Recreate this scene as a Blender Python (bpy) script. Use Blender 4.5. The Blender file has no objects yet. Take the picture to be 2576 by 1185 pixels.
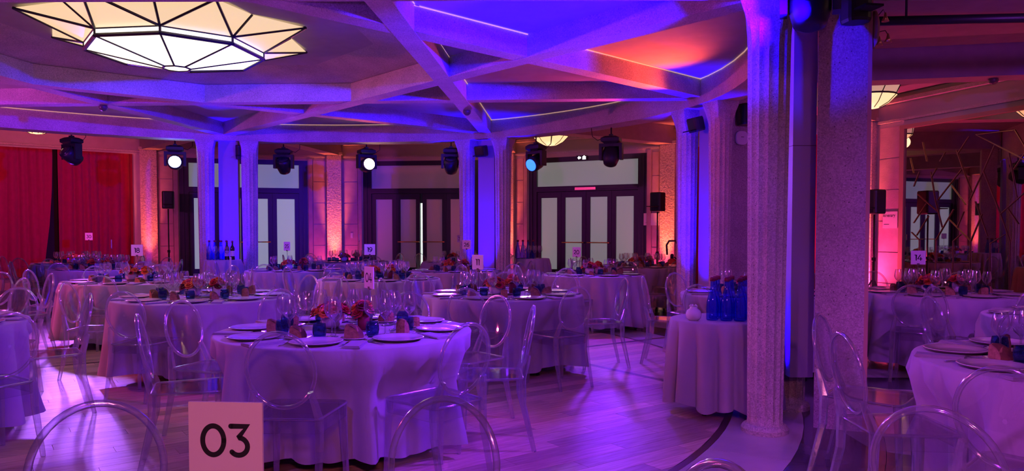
import bpy, math, random
from mathutils import Vector, Matrix
random.seed(7)
PI = math.pi
sc = bpy.context.scene
COL = sc.collection

# ------------------------------------------------------------------ camera, world, exposure
cam_d = bpy.data.cameras.new('camera')
cam = bpy.data.objects.new('camera', cam_d)
COL.objects.link(cam)
cam.location = (0, 0, 1.38)
cam.rotation_euler = (math.radians(88.0), 0, 0)
cam_d.sensor_width = 36
cam_d.lens = 36 * 1870 / 2576
cam_d.shift_y = 0.0209
cam_d.clip_start = 0.05
sc.camera = cam
sc.view_settings.view_transform = 'Standard'
sc.view_settings.look = 'None'
sc.view_settings.gamma = 1
sc.view_settings.exposure = 0.5
sc.view_settings.use_curve_mapping = False
sc.cycles.transparent_max_bounces = 24
sc.cycles.max_bounces = 6
sc.cycles.diffuse_bounces = 2
sc.cycles.glossy_bounces = 3
sc.cycles.use_adaptive_sampling = True
sc.cycles.adaptive_threshold = 0.1
sc.cycles.adaptive_min_samples = 16
sc.cycles.use_denoising = True
sc.cycles.sample_clamp_indirect = 4
sc.cycles.caustics_reflective = False
sc.cycles.caustics_refractive = False
w = bpy.data.worlds.new('world')
sc.world = w
w.use_nodes = True
w.node_tree.nodes['Background'].inputs[0].default_value = (0.02, 0.01, 0.03, 1)
w.node_tree.nodes['Background'].inputs[1].default_value = 0.2

# ------------------------------------------------------------------ plan of the hall
CX, CY, RO = -3.3, 7.4, 10.7                       # centre and radius of the outer wall
RC = (-3.37, 7.38)                                 # centre of the column ring
SUP = [(-4.97, 13.05), (-0.47, 12.87), (2.43, 9.49), (1.95, 5.42), (-2.535, 2.72), (-6.35, 1.08), (-9.28, 5.42), (-8.94, 10.11)]
STAR = [(-5.05, 13.11), (-0.44, 12.87), (2.43, 9.49), (1.92, 5.33), (-1.24, 1.65), (-6.35, 1.08), (-9.28, 5.42), (-8.94, 10.11)]
ANG = [140, 117.5, 95.3, 72.5, 51.5, 29.2, 6.5, -16, -38.5, -61, -83.5, -106, -128.5, -151, -173.5, -197.5, -220]
PIL = [(CX + RO * math.cos(math.radians(a)), CY + RO * math.sin(math.radians(a))) for a in ANG]
Z_RING, Z_STAR, Z_CEIL, Z_AMB = 2.95, 3.04, 3.26, 3.58
LIGHTS = []

def spot(loc, target, col, watt, angle=90, blend=0.6, size=0.08, parent=None):
    d = bpy.data.lights.new('spot_lamp', 'SPOT')
    d.color = col; d.energy = watt; d.spot_size = math.radians(angle); d.spot_blend = blend; d.shadow_soft_size = size
    o = bpy.data.objects.new('spot_lamp', d); COL.objects.link(o)
    o.location = loc
    o.rotation_euler = (Vector(target) - Vector(loc)).to_track_quat('-Z', 'Y').to_euler()
    return o

def point(loc, col, watt, size=0.1):
    d = bpy.data.lights.new('bulb', 'POINT')
    d.color = col; d.energy = watt; d.shadow_soft_size = size
    o = bpy.data.objects.new('bulb', d); COL.objects.link(o); o.location = loc
    return o

VIOLET = (0.20, 0.02, 1.0); BLUE = (0.01, 0.0, 1.0); PINK = (1.0, 0.08, 0.34); ORANGE = (1.0, 0.15, 0.06); MAGENTA = (0.62, 0.05, 0.7)
# in-view moving heads wash the tables, out-of-view ones are added fill (fixtures are built further down at these places)
WASH = [((-7.27, 12.33, 2.5), (-4.5, 8.5, 0.5), VIOLET, 1000), ((-4.17, 13.6, 2.5), (-3.3, 9, 0.5), VIOLET, 1000),
        ((-1.08, 13.2, 2.5), (-0.9, 7.5, 0.5), VIOLET, 1000), ((1.51, 11.37, 2.45), (0.2, 6.5, 0.5), VIOLET, 1200),
        ((-8.9, 7.6, 2.5), (-3.6, 7.2, 0.6), PINK, 1250), ((-6.0, 1.9, 2.5), (-3.0, 7.0, 0.6), MAGENTA, 120),
        ((1.5, 3.2, 2.6), (-0.3, 5.6, 0.5), VIOLET, 480), ((3.6, 2.6, 2.7), (4.6, 6.6, 0.5), (0.4, 0.05, 0.9), 900),
        ((0.6, -1.4, 2.7), (-0.6, 2.4, 0.9), (1.0, 0.22, 0.42), 190)]  # pink fill added behind the camera to lift the front card
for a, b, c, e in WASH:
    spot(a, b, c, e, 96, 0.9, 0.14)
LILAC = (0.55, 0.22, 0.9)  # spots below are added to brighten tabletops, skirts and the near column
spot((1.78, 4.48, 2.7), (-0.95, 4.9, 0.75), VIOLET, 620, 56, 0.9, 0.1)
spot((-2.2, 3.0, 2.5), (1.7, 5.1, 2.75), BLUE, 1500, 16, 0.6, 0.08)
spot((-7.2, 12.2, 2.5), (-4.7, 9.4, 0.75), LILAC, 420, 70, 0.9, 0.1)
spot((-6.0, 2.0, 2.5), (-3.1, 7.0, 0.75), LILAC, 90, 60, 0.9, 0.1)
spot((0.4, 12.3, 2.45), (-0.2, 8.0, 0.75), LILAC, 420, 70, 0.9, 0.1)
spot((-0.95, 0.6, 2.68), (-1.1, 4.3, 0.4), (0.16, 0.02, 1.0), 190, 52, 0.9, 0.1)
spot((-0.75, 0.6, 2.66), (2.2, 3.3, 0.4), (0.45, 0.05, 0.85), 420, 46, 0.9, 0.1)
# spots tipped up at the ceiling, some added with no head in view
spot((1.78, 4.48, 2.7), (0.3, 6.35, 3.27), BLUE, 3200, 62, 0.6, 0.08)
spot((0.4, 12.3, 2.5), (-1.5, 11.3, 3.15), BLUE, 600, 44, 0.6, 0.08)
spot((-5.93, 12.95, 2.5), (-2.8, 9.5, 3.17), BLUE, 700, 30, 0.6, 0.08)
spot((2.05, 8.75, 2.5), (1.3, 8.0, 3.25), (1.0, 0.08, 0.03), 190, 90, 1.0, 0.08)
spot((1.8, 9.6, 2.6), (0.3, 9.4, 3.2), (1.0, 0.06, 0.25), 60, 60, 0.9, 0.08)
spot((-2.66, 13.4, 2.55), (-2.6, 11.2, 3.2), (1.0, 0.12, 0.05), 120, 50, 0.8, 0.08)
spot((-7.4, 12.5, 2.5), (-9.9, 15.9, 1.9), (1.0, 0.06, 0.25), 230, 70, 0.6, 0.08)  # added to brighten the stage curtain
spot((-8.6, 7.8, 2.5), (-6.6, 11.0, 3.15), MAGENTA, 300, 90, 0.8, 0.08)
spot((-1.6, 2.9, 2.4), (-1.6, 5.6, 3.3), VIOLET, 80, 100, 0.8, 0.08)

# ------------------------------------------------------------------ materials
MAT = {}
def nt(name):
    m = bpy.data.materials.new(name); m.use_nodes = True
    t = m.node_tree; t.nodes.clear()
    o = t.nodes.new('ShaderNodeOutputMaterial')
    MAT[name] = m
    return m, t, o
def N(t, typ, **kw):
    n = t.nodes.new(typ)
    for k, v in kw.items():
        if k in n.inputs: n.inputs[k].default_value = v
        else: setattr(n, k, v)
    return n
def coords(t, scale=(1, 1, 1), rot=(0, 0, 0), kind='Object'):
    tc = N(t, 'ShaderNodeTexCoord'); mp = N(t, 'ShaderNodeMapping')
    mp.inputs['Scale'].default_value = scale; mp.inputs['Rotation'].default_value = rot
    t.links.new(tc.outputs[kind], mp.inputs['Vector'])
    return mp.outputs['Vector']
def ramp(t, fac, stops):
    r = N(t, 'ShaderNodeValToRGB')
    e = r.color_ramp.elements
    while len(e) < len(stops): e.new(0.5)
    for i, (p, c) in enumerate(stops):
        e[i].position = p; e[i].color = (*c, 1)
    t.links.new(fac, r.inputs['Fac'])
    return r.outputs['Color']
def plain(name, col, rough=0.5, metal=0.0, bump=0.0, bscale=200, var=0.0, vscale=6, sheen=0.0, coat=0.0, spec=0.5):
    m, t, o = nt(name)
    b = N(t, 'ShaderNodeBsdfPrincipled')
    b.inputs['Base Color'].default_value = (*col, 1); b.inputs['Roughness'].default_value = rough; b.inputs['Metallic'].default_value = metal
    b.inputs['Sheen Weight'].default_value = sheen; b.inputs['Coat Weight'].default_value = coat; b.inputs['Specular IOR Level'].default_value = spec
    t.links.new(b.outputs[0], o.inputs[0])
    v = None
    if var or bump: v = coords(t)
    if var:
        n = N(t, 'ShaderNodeTexNoise', Scale=vscale, Detail=5); t.links.new(v, n.inputs['Vector'])
        c = ramp(t, n.outputs['Fac'], [(0.3, tuple(x * (1 - var) for x in col)), (0.7, tuple(min(1, x * (1 + var)) for x in col))])
        t.links.new(c, b.inputs['Base Color'])
    if bump:
        n = N(t, 'ShaderNodeTexNoise', Scale=bscale, Detail=3); t.links.new(v, n.inputs['Vector'])
        bp = N(t, 'ShaderNodeBump', Strength=bump, Distance=0.01); t.links.new(n.outputs['Fac'], bp.inputs['Height'])
        t.links.new(bp.outputs[0], b.inputs['Normal'])
    return m
def aggregate(name, col, bump=0.2, fine=150, rough=0.8, dark=0.4, pits=26):
    m, t, o = nt(name)
    b = N(t, 'ShaderNodeBsdfPrincipled', Roughness=rough); t.links.new(b.outputs[0], o.inputs[0])
    b.inputs['Specular IOR Level'].default_value = 0.25
    v = coords(t)
    vo = N(t, 'ShaderNodeTexVoronoi', Scale=fine); t.links.new(v, vo.inputs['Vector'])
    vb = N(t, 'ShaderNodeTexVoronoi', Scale=pits); t.links.new(v, vb.inputs['Vector'])
    n = N(t, 'ShaderNodeTexNoise', Scale=fine * 0.4, Detail=5); t.links.new(v, n.inputs['Vector'])
    lg = N(t, 'ShaderNodeTexNoise', Scale=3, Detail=4); t.links.new(v, lg.inputs['Vector'])
    c1 = ramp(t, vo.outputs['Color'], [(0.1, tuple(x * 0.78 for x in col)), (0.5, col), (0.92, tuple(min(1, x * 1.3) for x in col))])
    pit = ramp(t, vb.outputs['Distance'], [(0.07, (dark,) * 3), (0.13, (1, 1, 1))])
    st = ramp(t, lg.outputs['Fac'], [(0.3, (0.82,) * 3), (0.7, (1.05,) * 3)])
    mx = N(t, 'ShaderNodeMix', data_type='RGBA', blend_type='MULTIPLY'); mx.inputs['Factor'].default_value = 1
    m2 = N(t, 'ShaderNodeMix', data_type='RGBA', blend_type='MULTIPLY'); m2.inputs['Factor'].default_value = 1
    t.links.new(c1, mx.inputs['A']); t.links.new(pit, mx.inputs['B']); t.links.new(mx.outputs['Result'], m2.inputs['A']); t.links.new(st, m2.inputs['B'])
    t.links.new(m2.outputs['Result'], b.inputs['Base Color'])
    bp = N(t, 'ShaderNodeBump', Strength=bump, Distance=0.01); t.links.new(n.outputs['Fac'], bp.inputs['Height'])
    t.links.new(bp.outputs[0], b.inputs['Normal'])
    return m
def clear(name, tint=(0.98, 0.97, 0.99), edge=(0.8, 0.78, 0.85), refl=(0.05, 0.6), power=3.0, rough=0.03, milk=0.03, milk_edge=0.1, milk_col=(0.9, 0.88, 0.92)):
    m, t, o = nt(name)
    tr = N(t, 'ShaderNodeBsdfTransparent'); gl = N(t, 'ShaderNodeBsdfGlossy', Roughness=rough); df = N(t, 'ShaderNodeBsdfTranslucent'); d2 = N(t, 'ShaderNodeBsdfDiffuse')
    df.inputs['Color'].default_value = (*milk_col, 1); d2.inputs['Color'].default_value = (*milk_col, 1)
    lw = N(t, 'ShaderNodeLayerWeight', Blend=0.5)
    pw = N(t, 'ShaderNodeMath', operation='POWER'); pw.inputs[1].default_value = power
    t.links.new(lw.outputs['Facing'], pw.inputs[0])
    cm = N(t, 'ShaderNodeMix', data_type='RGBA'); cm.inputs['A'].default_value = (*tint, 1); cm.inputs['B'].default_value = (*edge, 1)
    t.links.new(pw.outputs[0], cm.inputs['Factor']); t.links.new(cm.outputs['Result'], tr.inputs['Color'])
    def rng(lo, hi):
        r = N(t, 'ShaderNodeMapRange'); r.inputs['To Min'].default_value = lo; r.inputs['To Max'].default_value = hi
        t.links.new(pw.outputs[0], r.inputs['Value']); return r.outputs[0]
    mm = N(t, 'ShaderNodeMixShader'); mm.inputs[0].default_value = 0.5; t.links.new(df.outputs[0], mm.inputs[1]); t.links.new(d2.outputs[0], mm.inputs[2])
    m1 = N(t, 'ShaderNodeMixShader'); t.links.new(rng(milk, milk_edge), m1.inputs[0]); t.links.new(tr.outputs[0], m1.inputs[1]); t.links.new(mm.outputs[0], m1.inputs[2])
    mx = N(t, 'ShaderNodeMixShader'); t.links.new(rng(*refl), mx.inputs[0]); t.links.new(m1.outputs[0], mx.inputs[1]); t.links.new(gl.outputs[0], mx.inputs[2])
    t.links.new(mx.outputs[0], o.inputs[0])
    return m
def emit(name, col, strength, base=None, rough=0.3):
    m, t, o = nt(name)
    b = N(t, 'ShaderNodeBsdfPrincipled', Roughness=rough)
    b.inputs['Base Color'].default_value = (*(base or col), 1)
    b.inputs['Emission Color'].default_value = (*col, 1); b.inputs['Emission Strength'].default_value = strength
    t.links.new(b.outputs[0], o.inputs[0])
    return m

aggregate('concrete', (0.56, 0.5, 0.47))
aggregate('concrete_column', (0.54, 0.48, 0.44), bump=0.3, fine=120, dark=0.25, pits=30)
aggregate('concrete_pier', (0.42, 0.36, 0.35), bump=0.25, fine=110, dark=0.3, pits=24)
aggregate('rough_stone', (0.62, 0.5, 0.46), bump=1.0, fine=60, dark=0.6, pits=20)
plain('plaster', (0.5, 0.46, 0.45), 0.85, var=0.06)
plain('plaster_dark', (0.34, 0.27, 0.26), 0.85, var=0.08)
plain('stone_block', (0.5, 0.33, 0.37), 0.8, bump=0.2, bscale=60, var=0.1)
plain('stone_joint', (0.58, 0.5, 0.46), 0.85)
plain('panel_paint', (0.34, 0.31, 0.38), 0.5)
plain('tan_trim', (0.45, 0.27, 0.18), 0.6)
plain('cloth', (0.39, 0.34, 0.4), 0.9, bump=0.25, bscale=500, sheen=0.2, var=0.04)
plain('napkin_cloth', (0.36, 0.31, 0.37), 0.9, bump=0.25, bscale=600)
plain('ceramic', (0.75, 0.72, 0.74), 0.12, coat=0.6, bump=0.05, bscale=40)
plain('dark_rim', (0.1, 0.07, 0.07), 0.4)
plain('steel', (0.75, 0.73, 0.72), 0.15, metal=1)
plain('brass', (0.75, 0.42, 0.2), 0.3, metal=1)
plain('gold_bar', (0.4, 0.24, 0.16), 0.35, metal=1)
plain('black', (0.012, 0.011, 0.015), 0.45)
plain('black_cloth', (0.012, 0.008, 0.012), 0.95)
plain('black_gloss', (0.01, 0.01, 0.014), 0.15)
plain('door_wood', (0.022, 0.016, 0.03), 0.4, bump=0.05, bscale=30)
plain('bread', (0.3, 0.15, 0.07), 0.9, bump=0.5, bscale=90, var=0.3, vscale=40)
plain('crust', (0.14, 0.055, 0.022), 0.8, bump=0.4, bscale=60, var=0.3, vscale=30)
plain('rose_red', (0.5, 0.02, 0.04), 0.7)
plain('rose_orange', (0.85, 0.2, 0.05), 0.7)
plain('rose_pink', (0.75, 0.12, 0.18), 0.7)
plain('rose_wine', (0.2, 0.01, 0.04), 0.7)
plain('leaf', (0.05, 0.09, 0.04), 0.6)
plain('sign_card', (0.74, 0.68, 0.7), 0.6)
plain('sign_ink', (0.01, 0.01, 0.012), 0.7)
plain('red_paint', (0.5, 0.02, 0.02), 0.3)
plain('white_paint', (0.7, 0.7, 0.7), 0.4)
plain('wine_label', (0.7, 0.62, 0.55), 0.7)
plain('dark_glass', (0.01, 0.012, 0.01), 0.06, coat=0.5)
plain('lens_off', (0.02, 0.02, 0.03), 0.05, coat=1)
plain('mirror', (0.6, 0.5, 0.5), 0.015, metal=1)
clear('acrylic', tint=(0.97, 0.96, 0.98), edge=(0.75, 0.72, 0.8), refl=(0.06, 0.5), power=2.5, milk=0.012, milk_edge=0.06, rough=0.04)
clear('acrylic_rim', tint=(0.9, 0.88, 0.94), edge=(0.5, 0.46, 0.58), refl=(0.16, 0.7), power=1.5, milk=0.07, milk_edge=0.55, rough=0.12)
clear('glass', tint=(0.95, 0.95, 0.97), edge=(0.55, 0.53, 0.62), refl=(0.1, 0.8), power=1.6, milk=0.01, milk_edge=0.28, rough=0.08)
clear('blue_tumbler', tint=(0.36, 0.52, 0.74), edge=(0.08, 0.14, 0.3), milk=0.03, milk_edge=0.1, milk_col=(0.1, 0.25, 0.5), rough=0.05)
clear('blue_bottle', tint=(0.32, 0.4, 0.95), edge=(0.04, 0.05, 0.4), refl=(0.06, 0.4), milk=0.12, milk_edge=0.2, milk_col=(0.02, 0.05, 0.8))
emit('lens_blue', (0.45, 0.55, 1.0), 18); emit('lens_warm', (1.0, 0.62, 0.4), 14); emit('lens_cyan', (0.02, 0.1, 1.0), 3)
emit('led_blue', (0.03, 0.1, 1.0), 4)
emit('exit_light', (0.9, 1.0, 0.95), 2.5)
emit('lamp_glass', (1.0, 0.72, 0.36), 0.62, base=(0.6, 0.55, 0.45)); emit('lamp_glass_hot', (1.0, 0.9, 0.68), 1.15, base=(0.6, 0.55, 0.5))
emit('bowl_glass', (1.0, 0.62, 0.28), 0.9, base=(0.6, 0.55, 0.45))
emit('cone_glass', (1.0, 0.55, 0.4), 0.35, base=(0.55, 0.45, 0.45))
emit('pane_lit', (0.62, 0.69, 0.66), 0.24, base=(0.25, 0.25, 0.26), rough=0.35)
emit('pane_dim', (0.62, 0.69, 0.66), 0.14, base=(0.3, 0.28, 0.3), rough=0.3)
emit('pane_off', (0.6, 0.6, 0.6), 0.01, base=(0.75, 0.66, 0.72), rough=0.5)
emit('daylight_slit', (0.8, 1.0, 0.85), 1.2)
emit('led_strip', (1.0, 0.6, 0.4), 0.3)

# wood planks
m, t, o = nt('parquet')
b = N(t, 'ShaderNodeBsdfPrincipled', Roughness=0.42); b.inputs['Specular IOR Level'].default_value = 0.3; t.links.new(b.outputs[0], o.inputs[0])
oi = N(t, 'ShaderNodeObjectInfo'); v = coords(t, (3, 26, 1))
ad = N(t, 'ShaderNodeVectorMath', operation='ADD'); t.links.new(v, ad.inputs[0])
mu = N(t, 'ShaderNodeVectorMath', operation='SCALE'); mu.inputs['Scale'].default_value = 9; t.links.new(oi.outputs['Location'], mu.inputs[0]); t.links.new(mu.outputs[0], ad.inputs[1])
n1 = N(t, 'ShaderNodeTexNoise', Scale=1.6, Detail=6); t.links.new(ad.outputs[0], n1.inputs['Vector'])
c1 = ramp(t, n1.outputs['Fac'], [(0.25, (0.46, 0.28, 0.18)), (0.75, (0.72, 0.52, 0.38))])
hs = N(t, 'ShaderNodeHueSaturation'); t.links.new(c1, hs.inputs['Color'])
mr = N(t, 'ShaderNodeMapRange'); mr.inputs['To Min'].default_value = 0.72; mr.inputs['To Max'].default_value = 1.25
t.links.new(oi.outputs['Random'], mr.inputs['Value']); t.links.new(mr.outputs[0], hs.inputs['Value'])
t.links.new(hs.outputs[0], b.inputs['Base Color'])
plain('inlay', (0.1, 0.045, 0.03), 0.35)
plain('marble_white', (0.58, 0.54, 0.52), 0.16, var=0.12, vscale=2.5)
plain('marble_dark', (0.1, 0.085, 0.1), 0.12, var=0.25, vscale=3)
plain('marble_grey', (0.3, 0.27, 0.28), 0.15, var=0.15, vscale=3)
plain('screed', (0.08, 0.06, 0.05), 0.9)
# velvet curtain
plain('velvet', (0.34, 0.003, 0.035), 0.95, bump=0.3, bscale=120, sheen=0.1, var=0.08, vscale=12)

# ------------------------------------------------------------------ mesh helpers
class MB:
    def __init__(self): self.v = []; self.f = []; self.mi = []; self.sm = []; self.cur = 0
    def add(self, vs, fs, smooth=False):
        k = len(self.v); self.v += [tuple(x) for x in vs]
        self.f += [tuple(i + k for i in q) for q in fs]
        self.mi += [self.cur] * len(fs); self.sm += [smooth] * len(fs)
        return self
    def box(self, x0, x1, y0, y1, z0, z1, M=None):
        vs = [(x, y, z) for z in (z0, z1) for y in (y0, y1) for x in (x0, x1)]
        if M is not None: vs = [M @ Vector(q) for q in vs]
        return self.add(vs, [(0, 2, 3, 1), (4, 5, 7, 6), (0, 1, 5, 4), (2, 6, 7, 3), (0, 4, 6, 2), (1, 3, 7, 5)])
    def rings(self, rs, cap=True, closed=True, smooth=True):
        n = len(rs[0]); vs = [p for r in rs for p in r]; fs = []
        for i in range(len(rs) - 1):
            for j in range(n if closed else n - 1):
                a = i * n + j; b_ = i * n + (j + 1) % n
                fs.append((a, b_, b_ + n, a + n))
        self.add(vs, fs, smooth)
        if cap:
            k = len(self.v) - len(vs)
            self.f += [tuple(k + i for i in reversed(range(n))), tuple(k + (len(rs) - 1) * n + i for i in range(n))]
            self.mi += [self.cur] * 2; self.sm += [False] * 2
        return self
    def lathe(self, prof, seg=16, c=(0, 0, 0), cap=True, smooth=True):
        rs = [[(c[0] + r * math.cos(2 * PI * j / seg), c[1] + r * math.sin(2 * PI * j / seg), c[2] + z) for j in range(seg)] for r, z in prof]
        return self.rings(rs, cap, True, smooth)
    def tube(self, pts, rad, seg=8, closed=False, smooth=True, flat=1.0):
        pts = [Vector(p) for p in pts]; n = len(pts); rs = []
        rad = rad if isinstance(rad, (list, tuple)) else [rad] * n
        up = Vector((0, 0, 1)); prev = None
        for i, p in enumerate(pts):
            if closed: d = pts[(i + 1) % n] - pts[i - 1]
            else: d = pts[min(i + 1, n - 1)] - pts[max(i - 1, 0)]
            d.normalize()
            if prev is None:
                a = up.cross(d)
                if a.length < 0.1: a = Vector((1, 0, 0)).cross(d)
            else: a = prev - d * prev.dot(d)
            a.normalize(); prev = a; b_ = d.cross(a)
            rs.append([p + a * (rad[i] * math.cos(2 * PI * (j + .5) / seg)) + b_ * (rad[i] * flat * math.sin(2 * PI * (j + .5) / seg)) for j in range(seg)])
        if closed: rs.append(rs[0]); return self.rings(rs, False, True, smooth)
        return self.rings(rs, True, True, smooth)
    def prism(self, poly, z0, z1, smooth=False):
        n = len(poly); vs = [(x, y, z0) for x, y in poly] + [(x, y, z1) for x, y in poly]
        fs = [tuple(reversed(range(n))), tuple(range(n, 2 * n))] + [(i, (i + 1) % n, n + (i + 1) % n, n + i) for i in range(n)]
        return self.add(vs, fs, smooth)
    def tri(self, a, b_, c): return self.add([a, b_, c], [(0, 1, 2)])
    def mesh(self, name, mats):
        me = bpy.data.meshes.new(name); me.from_pydata(self.v, [], self.f)
        mats = mats if isinstance(mats, (list, tuple)) else [mats]
        for q in mats: me.materials.append(MAT[q])
        me.polygons.foreach_set('material_index', self.mi); me.polygons.foreach_set('use_smooth', self.sm)
        me.update(); return me
    def build(self, name, mats, parent=None, loc=None, rz=0):
        o = bpy.data.objects.new(name, self.mesh(name, mats)); COL.objects.link(o)
        if parent is not None: o.parent = parent
        if loc is not None: o.location = loc
        if rz: o.rotation_euler = (0, 0, rz)
        return o
def tag(o, label, cat, group=None):
    o['label'] = label; o['category'] = cat
    if group: o['group'] = group
    return o
def struct(o, label=None):
    o['kind'] = 'structure'
    if label: o['label'] = label
    return o
def empty(name, loc=(0, 0, 0), rz=0, parent=None):
    o = bpy.data.objects.new(name, None); COL.objects.link(o); o.location = loc; o.rotation_euler = (0, 0, rz)
    o.empty_display_size = 0.05
    if parent is not None: o.parent = parent
    return o
def copy_tree(o, parent=None):
    c = o.copy(); COL.objects.link(c); c.parent = parent
    for ch in o.children: copy_tree(ch, c)
    return c
class Proto:
    """first use places the original, later uses place copies"""
    def __init__(self, o): self.o = o; self.used = False
    def put(self, loc, rz, label, group=None, rot=None, scale=None):
        o = copy_tree(self.o) if self.used else self.o
        self.used = True
        o.location = loc; o.rotation_euler = rot if rot else (0, 0, rz)
        o['label'] = label
        if scale: o.scale = scale
        if group: o['group'] = group
        return o
def circ(r, n=24, c=(0, 0), a0=0): return [(c[0] + r * math.cos(a0 + 2 * PI * i / n), c[1] + r * math.sin(a0 + 2 * PI * i / n)) for i in range(n)]
def norm2(x, y):
    l = math.hypot(x, y); return x / l, y / l

# ------------------------------------------------------------------ floor
fl = struct(MB().prism(circ(11.6, 64, (CX, CY)), -0.08, -0.016).build('floor', 'screed'), 'round parquet dance floor ringed by white and dark marble')
RP = 5.3
def clip_disc(poly, c, r, n=64):
    out = poly
    for i in range(n):
        a = 2 * PI * i / n; nx, ny = math.cos(a), math.sin(a)
        res = []
        for j in range(len(out)):
            p, q = out[j - 1], out[j]
            dp = (p[0] - c[0]) * nx + (p[1] - c[1]) * ny - r; dq = (q[0] - c[0]) * nx + (q[1] - c[1]) * ny - r
            if (dp <= 0) != (dq <= 0):
                s = dp / (dp - dq); res.append((p[0] + (q[0] - p[0]) * s, p[1] + (q[1] - p[1]) * s))
            if dq <= 0: res.append(q)
        out = res
        if len(out) < 3: return []
    return out
phi = math.radians(36); PW, PLN = 0.14, 1.2; cph, sph = math.cos(phi), math.sin(phi)
planks = []
nrow = int(2 * RP / PW) + 2
for i in range(nrow):
    y0 = -RP + i * PW; off = (i * 0.37 % 1) * PLN
    for j in range(int(2 * RP / PLN) + 3):
        x0 = -RP - PLN + off + j * PLN; g = 0.0012
        rect = [(x0 + g, y0 + g), (x0 + PLN - g, y0 + g), (x0 + PLN - g, y0 + PW - g), (x0 + g, y0 + PW - g)]
        cl = clip_disc(rect, (0, 0), RP)
        if len(cl) >= 3:
            cx_, cy_ = sum(p[0] for p in cl) / len(cl), sum(p[1] for p in cl) / len(cl)
            wx, wy = RC[0] + cx_ * cph - cy_ * sph, RC[1] + cx_ * sph + cy_ * cph
            full = len(cl) == 4 and all(abs(a[0] - b_[0]) < 1e-6 and abs(a[1] - b_[1]) < 1e-6 for a, b_ in zip(sorted(cl), sorted(rect)))
            vis = wy > 3.2 and abs(wx / wy) < 0.72
            planks.append((math.hypot(wx, wy) if vis else 50 + math.hypot(wx, wy), cl, (cx_, cy_), (wx, wy), full))
planks.sort(key=lambda q: q[0])
full_me = MB().box(-PLN / 2 + .0012, PLN / 2 - .0012, -PW / 2 + .0012, PW / 2 - .0012, -0.016, 0.0).mesh('plank', 'parquet')
rest = MB()
for k, (_, cl, c, wpos, full) in enumerate(planks):
    if k < 295:
        if full: o = bpy.data.objects.new('plank', full_me); COL.objects.link(o)
        else: o = MB().prism([(p[0] - c[0], p[1] - c[1]) for p in cl], -0.016, 0.0).build('plank', 'parquet')
        o.parent = fl; o.location = (wpos[0], wpos[1], 0); o.rotation_euler = (0, 0, phi)
    else: rest.prism([(RC[0] + p[0] * cph - p[1] * sph, RC[1] + p[0] * sph + p[1] * cph) for p in cl], -0.016, 0.0)
r_ = rest.build('plank_field', 'parquet', fl); r_['kind'] = 'stuff'
for (x, y, a, l) in ((1.05, 7.3, -54, 3.2), (0.6, 8.6, 36, 3.6), (-4.6, 7.6, 36, 2.2), (-4.5, 7.0, -54, 2.4)):
    MB().box(-l / 2, l / 2, -0.035, 0.035, -0.004, 0.0006).build('inlay_strip', 'inlay', fl, (x, y, 0), math.radians(a))
def sector(r0, r1, a0, a1, n=6, g=0.003):
    d0, d1 = g / r0, g / r1
    return [(RC[0] + r0 * math.cos(a0 + d0 + (a1 - a0 - 2 * d0) * i / n), RC[1] + r0 * math.sin(a0 + d0 + (a1 - a0 - 2 * d0) * i / n)) for i in range(n + 1)] + \
           [(RC[0] + r1 * math.cos(a1 - d1 - (a1 - a0 - 2 * d1) * i / n), RC[1] + r1 * math.sin(a1 - d1 - (a1 - a0 - 2 * d1) * i / n)) for i in range(n + 1)]
for i in range(16):
    a0 = math.radians(-8 + i * 22.5); a1 = a0 + math.radians(22.5)
    MB().prism(sector(RP, RP + 0.05, a0, a1, 8, 0.0), -0.016, 0.0).build('border_strip', 'inlay', fl)
    MB().prism(sector(RP + 0.052, 5.85, a0, a1, 8), -0.016, 0.0).build('marble_slab', 'marble_white', fl)
    MB().prism(sector(5.853, 6.35, a0, a1, 8), -0.016, 0.0).build('marble_slab', 'marble_dark', fl)
    am = a0 + math.radians(4.5)
    MB().prism(sector(6.353, 8.2, a0, am, 3), -0.016, 0.0).build('marble_slab', 'marble_dark', fl)
    MB().prism(sector(6.353, 8.2, am, a1, 6), -0.016, 0.0).build('marble_slab', 'marble_white', fl)
    MB().prism(sector(8.203, 11.2, a0, a1, 8), -0.016, 0.0).build('marble_slab', 'marble_grey', fl)

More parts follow.
